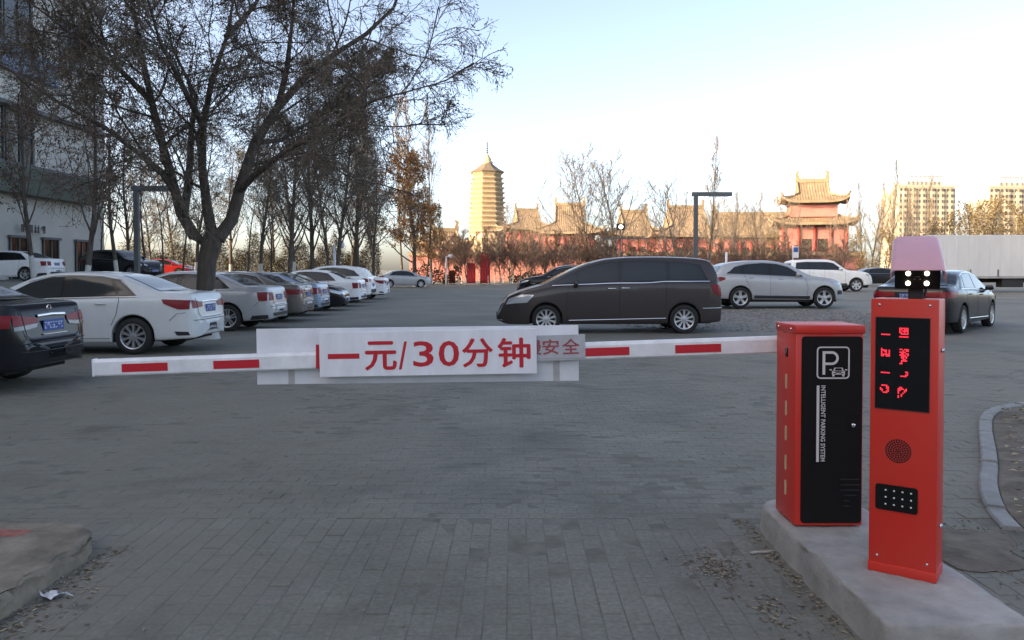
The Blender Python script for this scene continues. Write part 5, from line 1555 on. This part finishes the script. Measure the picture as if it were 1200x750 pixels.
def roof_mesh(a, b, h, c, t0, up, z0, nx_=36, ny_=20, thick=0.35):
    """hip-and-gable roof with sagging slopes and lifted corners"""
    X = sorted(set([round(v, 4) for v in list(np.linspace(-a, -c, nx_ // 3)) + [-c + 0.02] + list(np.linspace(-c + 0.02, c - 0.02, nx_ // 3)) + [c - 0.02] + list(np.linspace(c, a, nx_ // 3))]))
    Y = list(np.linspace(-b, b, ny_ + 1))
    def z(x, y):
        ty = 1 - abs(y) / b
        if abs(x) > c - 0.01: t = min(ty, t0 * (a - abs(x)) / (a - c))
        else: t = ty
        t = max(0.0, t)
        k = min(abs(x) / a, 1) ** 5 * min(abs(y) / b, 1) ** 3
        return z0 + h * (0.55 * t ** 1.7 + 0.45 * t) + up * k
    nx2, ny2 = len(X), len(Y)
    mb = MB()
    vs = [(x, y, z(x, y)) for y in Y for x in X] + [(x, y, z(x, y) - thick if (abs(x) > a - 0.01 or abs(y) > b - 0.01) else min(z(x, y) - thick, z0)) for y in Y for x in X]
    q = nx2 * ny2
    fs = [(j * nx2 + i, j * nx2 + i + 1, (j + 1) * nx2 + i + 1, (j + 1) * nx2 + i) for j in range(ny2 - 1) for i in range(nx2 - 1)]
    fs += [tuple(q + k for k in f[::-1]) for f in fs]
    for i in range(nx2 - 1):
        for j in (0, ny2 - 1):
            fs.append((j * nx2 + i, j * nx2 + i + 1, q + j * nx2 + i + 1, q + j * nx2 + i))
    for j in range(ny2 - 1):
        for i in (0, nx2 - 1):
            fs.append((j * nx2 + i, (j + 1) * nx2 + i, q + (j + 1) * nx2 + i, q + j * nx2 + i))
    mb.add(vs, fs)
    return mb, z

def add_roof(parent, a, b, h, c, z0, t0=0.45, up=0.8, tube_r=0.16, gable=True):
    mb, zf = roof_mesh(a, b, h, c, t0, up, z0)
    ro = mb.build('roof', M['tile'], parent, True)
    ro.data.set_sharp_from_angle(angle=R(50))
    k = tube_r
    # rows of round tiles down the front and back slopes
    for sy in (-1, 1):
        n = max(8, int(2 * a / 0.36)); rows = MB()
        for i in range(n + 1):
            x = -a + 2 * a * i / n
            lim = 0.0 if abs(x) <= c else 1 - t0 * (a - abs(x)) / (a - c)
            ysn = [sy * b * (1 - (1 - lim) * q / 5) for q in range(6)]
            rows.tube([(x, y_, zf(x, y_) + 0.01) for y_ in ysn], 0.065, 4, cap=False)
        struct(rows.build('tile_rows', M['tile'], ro), 'stuff')
    MB().box((0, 0, z0 + h + 0.22), (2 * c + 0.3, 0.34, 0.6), bev=0.06).build('ridge', M['ridge'], ro)
    for s in (-1, 1):
        # curled ornament at the ridge end
        out = [(0, 0), (0.55, 0), (0.62, 0.5), (0.5, 0.95), (0.62, 1.3), (0.40, 1.62), (0.05, 1.72), (-0.12, 1.5), (0.12, 1.42), (0.16, 1.15), (0.0, 0.8), (-0.08, 0.4)]
        MB().prism([(s * (c - 0.30) + s * x * 0.9, z0 + h + 0.1 + z_ * 0.9) for x, z_ in out], -0.18, 0.18).build('ridge_ornament', M['ridge'], ro)
        for sy in (-1, 1):
            if gable:
                pts_ = [(s * (c - 0.02), sy * b * (1 - q), zf(s * (c - 0.05), sy * b * (1 - q)) + 0.15) for q in (1.0, 0.8, 0.6, t0)]
                MB().tube(pts_, k, 6).build('gable_ridge', M['ridge'], ro, True)
            pts_ = []
            for q in np.linspace(0, 1.02, 8):
                x = s * (c + (a - c) * q); y_ = sy * b * (1 - t0 * (1 - min(q, 1)))
                pts_.append((x, y_, zf(x, y_) + 0.14 + (0.25 if q > 1 else 0)))
            MB().tube(pts_, k, 6).build('hip_ridge', M['ridge'], ro, True)
    return zf

def hall(name, label, px, d, rz, W, D, wall_h, roof_h, ridge, eave=1.3, double=None, cat='temple hall', base=0.0, ncol=6):
    o = thing(name, label, cat, (at(px, d), d, base), rz)
    MB().box((0, 0, wall_h / 2 - 0.2), (W, D, wall_h + 0.4)).build('wall', M['temple_red'], o)
    MB().box((0, 0, wall_h - 0.25), (W + 0.5, D + 0.5, 0.75)).build('bracket_band', M['dougong'], o)
    for i in range(ncol + 1):
        MB().tube([(-W / 2 + W * i / ncol, -D / 2 - 0.12, -0.2), (-W / 2 + W * i / ncol, -D / 2 - 0.12, wall_h - 0.5)], 0.2, 10).build('column', M['column_red'], o, True)
    for i in range(1, ncol - 1):
        x = -W / 2 + W * (i + 0.5) / ncol
        box_obj('door', (x, -D / 2 - 0.03, wall_h * 0.36), (W / ncol * 0.6, 0.12, wall_h * 0.72), M['opening'], o)
    if double:
        W2, D2, h2, lower_h = double
        add_roof(o, W / 2 + eave, D / 2 + eave, lower_h, W2 / 2 - 0.2, wall_h, t0=0.85, up=0.75)
        zb = wall_h + lower_h * 0.55
        MB().box((0, 0, zb + h2 / 2), (W2, D2, h2)).build('upper_wall', M['temple_red'], o)
        MB().box((0, 0, zb + h2 - 0.2), (W2 + 0.4, D2 + 0.4, 0.7)).build('bracket_band', M['dougong'], o)
        add_roof(o, W2 / 2 + eave, D2 / 2 + eave, roof_h, ridge / 2, zb + h2, up=0.8)
    else:
        add_roof(o, W / 2 + eave, D / 2 + eave, roof_h, ridge / 2, wall_h, up=0.8)
    return o

# gate tower
GD = 112.0
hall('gate_tower', 'red two tiered gate tower with curved tile roofs', 951, GD, R(-14), 8.3, 6.0, 8.0, 2.8, 4.1, 1.4, double=(6.2, 4.2, 2.2, 1.6), cat='gate tower', ncol=4)
hall('temple_hall', 'temple hall with curved tile roof right beside the pagoda', 617, 170, R(10), 8.0, 7.0, 10.2, 4.0, 4.8, 1.8, ncol=4)
hall('temple_hall', 'larger temple hall between pagoda and the bare trees', 668, 150, R(-6), 9.0, 8.0, 8.4, 5.3, 5.4, 2.2, ncol=5)
hall('temple_hall', 'temple hall behind the bare many stemmed tree above the van', 742, 150, R(4), 7.0, 7.0, 8.0, 4.4, 5.0, 2.2, ncol=4)
hall('temple_hall', 'broad temple hall behind the grey lamp post', 803, 145, R(2), 10.0, 8.0, 7.6, 5.2, 6.5, 2.4, ncol=5)
hall('temple_hall', 'long low temple range left of the red gate tower', 880, 140, R(0), 13.0, 6.0, 7.4, 3.8, 13.0, 1.2, ncol=7)
hall('temple_gatehouse', 'low red gatehouse beside the orange leaved tree', 521, 112, R(12), 5.6, 4.0, 5.0, 1.9, 3.6, 1.0, ncol=3, cat='gatehouse')
# red precinct wall
WD = 106.0
wx0, wx1 = at(480, WD), at(1012, WD)
pw = thing('precinct_wall', 'long red temple wall with tiled coping behind the young trees', 'wall', ((wx0 + wx1) / 2, WD, 0))
MB().box((0, 0, 1.6), (wx1 - wx0, 0.5, 3.6)).build('wall_face', M['temple_red'], pw)
MB().prism([(-0.55, 0), (0.55, 0), (0.12, 0.5), (-0.12, 0.5)], -(wx1 - wx0) / 2 - 0.2, (wx1 - wx0) / 2 + 0.2).build('coping', M['tile'], pw)
o = [c for c in pw.children if c.name.startswith('coping')][0]; o.rotation_euler = (0, 0, math.pi / 2); o.location = (0, 0, 3.4)
# tall red banners before the wall
M['banner'] = mat('red_banner', (0.78, 0.06, 0.06), 0.7, var=0.15, scale=3)
for px, h, w, d in ((552, 2.0, 0.85, 78.5), (568.5, 2.9, 0.95, 79), (530, 1.3, 0.6, 79.2)):
    b_ = thing('banner', {552: 'shorter red banner hanging between the young trees', 568.5: 'tallest red banner between the young trees below the pagoda', 530: 'smallest red banner left of the other two'}[px], 'banner', (at(px, d), d, 0))
    mb = MB(); nn = 12; vs = []
    for j in range(9):
        for i in range(nn + 1):
            vs.append((-w / 2 + w * i / nn, 0.09 * math.sin(i * 1.9 + j * 0.2), 0.15 + h * j / 8))
    mb.add(vs, [(j * (nn + 1) + i, j * (nn + 1) + i + 1, (j + 1) * (nn + 1) + i + 1, (j + 1) * (nn + 1) + i) for j in range(8) for i in range(nn)])
    c_ = mb.build('cloth', M['banner'], b_, True); sm_ = c_.modifiers.new('t', 'SOLIDIFY'); sm_.thickness = 0.03
    for s in (-1, 1): MB().tube([(s * w / 2, 0, 0), (s * w / 2, 0, h + 0.35)], 0.035, 6).build('pole', M['steel_grey'], b_)

# apartment towers far right
M['apart'] = mat('apartment_plaster', (0.48, 0.42, 0.33), 0.85, var=0.08, scale=0.1)
M['apart_win'] = mat('apartment_window', (0.10, 0.095, 0.09), 0.25)
def tower(px0, px1, d, ytop, label, floors=15, bays=18, crown=0.62):
    x0, x1 = at(px0, d), at(px1, d); W = x1 - x0; H = EYE + (316 - ytop) * d / 924
    o = thing('apartment_tower', label, 'building', ((x0 + x1) / 2, d, 0), R(6))
    MB().box((0, 0, H / 2), (W, 16, H)).build('wall', M['apart'], o)
    for i in range(6):
        box_obj('pier', (-W / 2 + W * (i + 0.5) / 6, -8.4, H / 2 - 1), (W / 6 * 0.42, 1.0, H - 2), M['apart'], o)
    wm = MB().box((0, 0, 0), (W / bays * 0.52, 0.5, H / floors * 0.50)).mesh('window', M['apart_win'])
    for f in range(4, floors):
        for b_ in range(bays):
            on_pier = abs(((b_ + 0.5) / bays * 6) % 1 - 0.5) < 0.21
            link('window', wm, o, (-W / 2 + W * (b_ + 0.5) / bays, -8.93 if on_pier else -8.05, H / floors * (f + 0.45)))
    hc = 4.6
    MB().box((0, 0, H + hc * 0.32), (W * crown, 11, hc * 0.64)).build('penthouse', M['apart'], o)
    fr = MB()
    for i in range(9):
        fr.box((-W * crown / 2 + W * crown * i / 8, -5.8, H + hc * 0.62), (0.5, 0.5, hc * 1.24))
    fr.box((0, -5.8, H + hc * 1.2), (W * crown, 0.7, 0.7))
    fr.build('roof_frame', mat('frame_grey', (0.36, 0.36, 0.36), 0.7), o)
    box_obj('parapet', (0, -7.9, H + 0.3), (W + 0.6, 0.6, 1.0), M['apart'], o)
    return o
tower(1040, 1108, 400, 221, 'sunlit beige apartment tower right of the red gate tower')
tower(1143, 1228, 420, 222, 'sunlit beige apartment tower at the right edge above the trailer', bays=20)
M['haze_wall'] = mat('pale_block', (0.36, 0.34, 0.32), 0.9, var=0.06, scale=0.1)
# office building on the left, its front running along the lane
M['facade'] = mat('facade_panel', (0.48, 0.46, 0.415), 0.75, var=0.12, scale=0.5)
M['facade_dark'] = mat('facade_joint', (0.13, 0.13, 0.13), 0.8)
M['fascia_green'] = mat('green_fascia', (0.060, 0.085, 0.066), 0.6, var=0.12, scale=0.8)
FX = -27.6; FY0, FY1, FH = -75.0, 54.0, 28.0
off = thing('office_building', 'grey panelled office building with green shop fascia at left edge', 'building', (FX, 44, 0.9))
ly = lambda y: y - 44
core = MB().box((-9.3, ly((FY0 + FY1) / 2), FH / 2 - 1), (18, FY1 - FY0, FH + 2)).build('wall', M['facade'], off)
MB().box((34.0, ly(-66), 3.5), (86, 18, 9)).build('reflection_blocker', M['facade'], off)  # unseen block added behind the camera to dim horizon reflections on the cars
# cladding panels, recessed joints, with openings for the windows
for iy in range(9):
    y0 = 30.2 + iy * 2.64
    for iz in range(9):
        z0 = 6.5 + iz * 1.6
        if iz in (0, 1, 4, 5) and iy in (1, 4, 5) : continue
        if iz in (4, 5) and iy in (7,): continue
        box_obj('facade_panel', (-0.24, ly(y0 + 1.32), z0 + 0.8), (0.14, 2.60, 1.56), M['facade'], off)
for iy, y0 in enumerate((32.84, 40.76, 43.4, 48.68)):
    for z0 in ((6.5, 12.9) if iy < 3 else (12.9,)):
        w_ = MB().box((-0.26, ly(y0 + 1.32), z0 + 1.6), (0.06, 2.4, 3.0)).build('window', M['glass'], off)
        for k in (-1.2, 0, 1.2): box_obj('frame', (-0.20, ly(y0 + 1.32) + k, z0 + 1.6), (0.08, 0.08, 3.0), M['steel_grey'], w_)
        for k in (-1.5, 0.1, 1.5): box_obj('frame', (-0.19, ly(y0 + 1.32), z0 + 1.6 + k), (0.08, 2.4, 0.08), M['steel_grey'], w_)
fas = MB().box((0.15, ly(39.5), 5.55), (0.7, 24.5, 1.5), bev=0.03).build('shop_fascia', M['fascia_green'], off)
box_obj('ledge', (0.05, ly(40), 9.7), (0.5, 28, 0.22), M['facade_dark'], off)
box_obj('ledge', (0.05, ly(40), 6.4), (0.9, 28, 0.18), M['facade_dark'], off)
sgn = MB().box((0.05, ly(44.5), 12.3), (0.25, 7.0, 1.5), bev=0.03).build('blue_sign', mat('blue_sign', (0.10, 0.16, 0.26), 0.5, var=0.15, scale=2), off)
lt_m = mat('dark_letter', (0.09, 0.09, 0.09), 0.7)
for k in range(4):         # lettering over the doors, too small to read
    mb = MB(); r = random.Random(k + 40)
    for _ in range(3): mb.box((0, r.uniform(-.02, .02), r.uniform(-.2, .2)), (0.04, 0.42, 0.06))
    for _ in range(2): mb.box((0, r.choice((-.16, 0, .16)), 0), (0.04, 0.06, 0.46))
    o = mb.build('letter', lt_m, off); o.location = (0.02, ly(44.6 + k * 0.62), 2.95)
for y0, w in ((44.5, 1.5), (47.6, 1.5), (41.0, 2.2), (37.0, 2.2), (51.0, 1.3)):
    d_ = MB().box((-0.26, ly(y0), 1.15), (0.12, w, 2.5)).build('door', M['glass'], off)
    for s in (-1, 0, 1): box_obj('frame', (-0.18, ly(y0) + s * w / 2, 1.15), (0.08, 0.08, 2.5), M['steel_grey'], d_)
    box_obj('lintel', (-0.15, ly(y0), 2.46), (0.2, w + 0.3, 0.14), M['facade_dark'], d_)

# ------------------------------------------------------------------ lamp posts, camera poles, small signs
def street_lamp(px, d, h, arm_px, label, w=0.16):
    x = at(px, d); o = thing('street_lamp', label, 'street lamp', (x, d, gz(x, d)))
    L_ = (arm_px - px) / 924 * d
    hh = h - gz(x, d)
    MB().box((0, 0, hh / 2), (w, w, hh), bev=0.012).build('post', M['steel_grey'], o)
    MB().box((L_ / 2 - w / 2, 0, hh + 0.11), (abs(L_) + w, w * 1.1, 0.22), bev=0.015).build('arm', M['steel_grey'], o)
    MB().box((L_ * 0.66, 0, hh - 0.012), (abs(L_) * 0.5, w * 0.8, 0.03)).build('lamp_lens', M['plate_white'], o)
    MB().box((0, 0, 0.03), (0.4, 0.4, 0.06), bev=0.01).build('foot', M['steel_grey'], o)
street_lamp(815, 44, EYE + (316 - 230) * 44 / 924, 857, 'grey L-shaped lamp post rising behind the people carrier', 0.22)
street_lamp(161, 34, EYE + (316 - 224) * 34 / 924, 203, 'grey L-shaped lamp post left of the big forked tree', 0.2)
def dome_pole(px, d, py_top, label, side=1):
    x = at(px, d); o = thing('camera_pole', label, 'camera pole', (x, d, gz(x, d)))
    h = EYE + (316 - py_top) * d / 924 - gz(x, d)
    MB().tube([(0, 0, 0), (0, 0, h)], [0.09, 0.07], 10).build('pole', M['plate_white'], o, True)
    MB().tube([(0, 0, h - 0.05), (side * 0.35, 0, h)], 0.04, 8).build('bracket', M['plate_white'], o, True)
    MB().lathe([(0.0, -0.22), (0.12, -0.18), (0.19, -0.05), (0.19, 0.1), (0.1, 0.18), (0.0, 0.2)], 14, 'z', (side * 0.42, 0, h)).build('dome', M['plate_white'], o, True)
dome_pole(392, 47, 287, 'white pole with a round camera head behind the parked row')
dome_pole(523, 76, 300, 'thin white pole with a camera left of the red banners')
x = at(727, 72); o = thing('floodlight_pole', 'dark pole with small bright floodlight before the bare trees', 'floodlight', (x, 72, 0))
zt_ = EYE + (316 - 266) * 72 / 924
MB().tube([(0, 0, 0), (0, 0, zt_)], [0.07, 0.05], 8).build('pole', M['steel_grey'], o, True)
MB().box((0, -0.1, zt_), (0.75, 0.3, 0.6), bev=0.05).build('lamp_head', M['black_plastic'], o)
MB().lathe([(0, -0.27), (0.2, -0.26)], 12, 'y', (0, 0, zt_)).build('lens', lw, o)
MB().box((0.6, 0, zt_ - 1.05), (4.2, 0.1, 0.12)).build('crossbar', M['steel_grey'], o)
x = at(929, 66); o = thing('sign_post', 'small blue and white sign on a pole behind the silver crossover', 'sign', (x, 66, gz(x, 66)))
MB().tube([(0, 0, 0), (0, 0, 3.3)], 0.04, 8).build('pole', M['plate_white'], o)
MB().box((0.22, 0, 2.75), (0.5, 0.03, 0.95), bev=0.006).build('panel', M['plate_white'], o)
MB().box((0.22, -0.02, 2.95), (0.42, 0.012, 0.4)).build('blue_field', M['plate_blue'], o)
x = at(851, 60); o = MB().tube([(0, 0, 0), (0, 0, 2.6)], [0.09, 0.085], 10).build('post', M['plate_white'], None, True)
o.location = (x, 60, gz(x, 60)); tag(o, 'plain white post behind the tail of the people carrier', 'post')
far = MB().box((0, 0, 0.05), (at(720, 76.5) - at(440, 76.5), 0.2, 0.14)).build('far_kerb', M['kerb_stone'])
far.location = ((at(720, 76.5) + at(440, 76.5)) / 2, 76.5, 0.0)
tag(far, 'low grey kerb along the far edge of the parking ground', 'kerb')
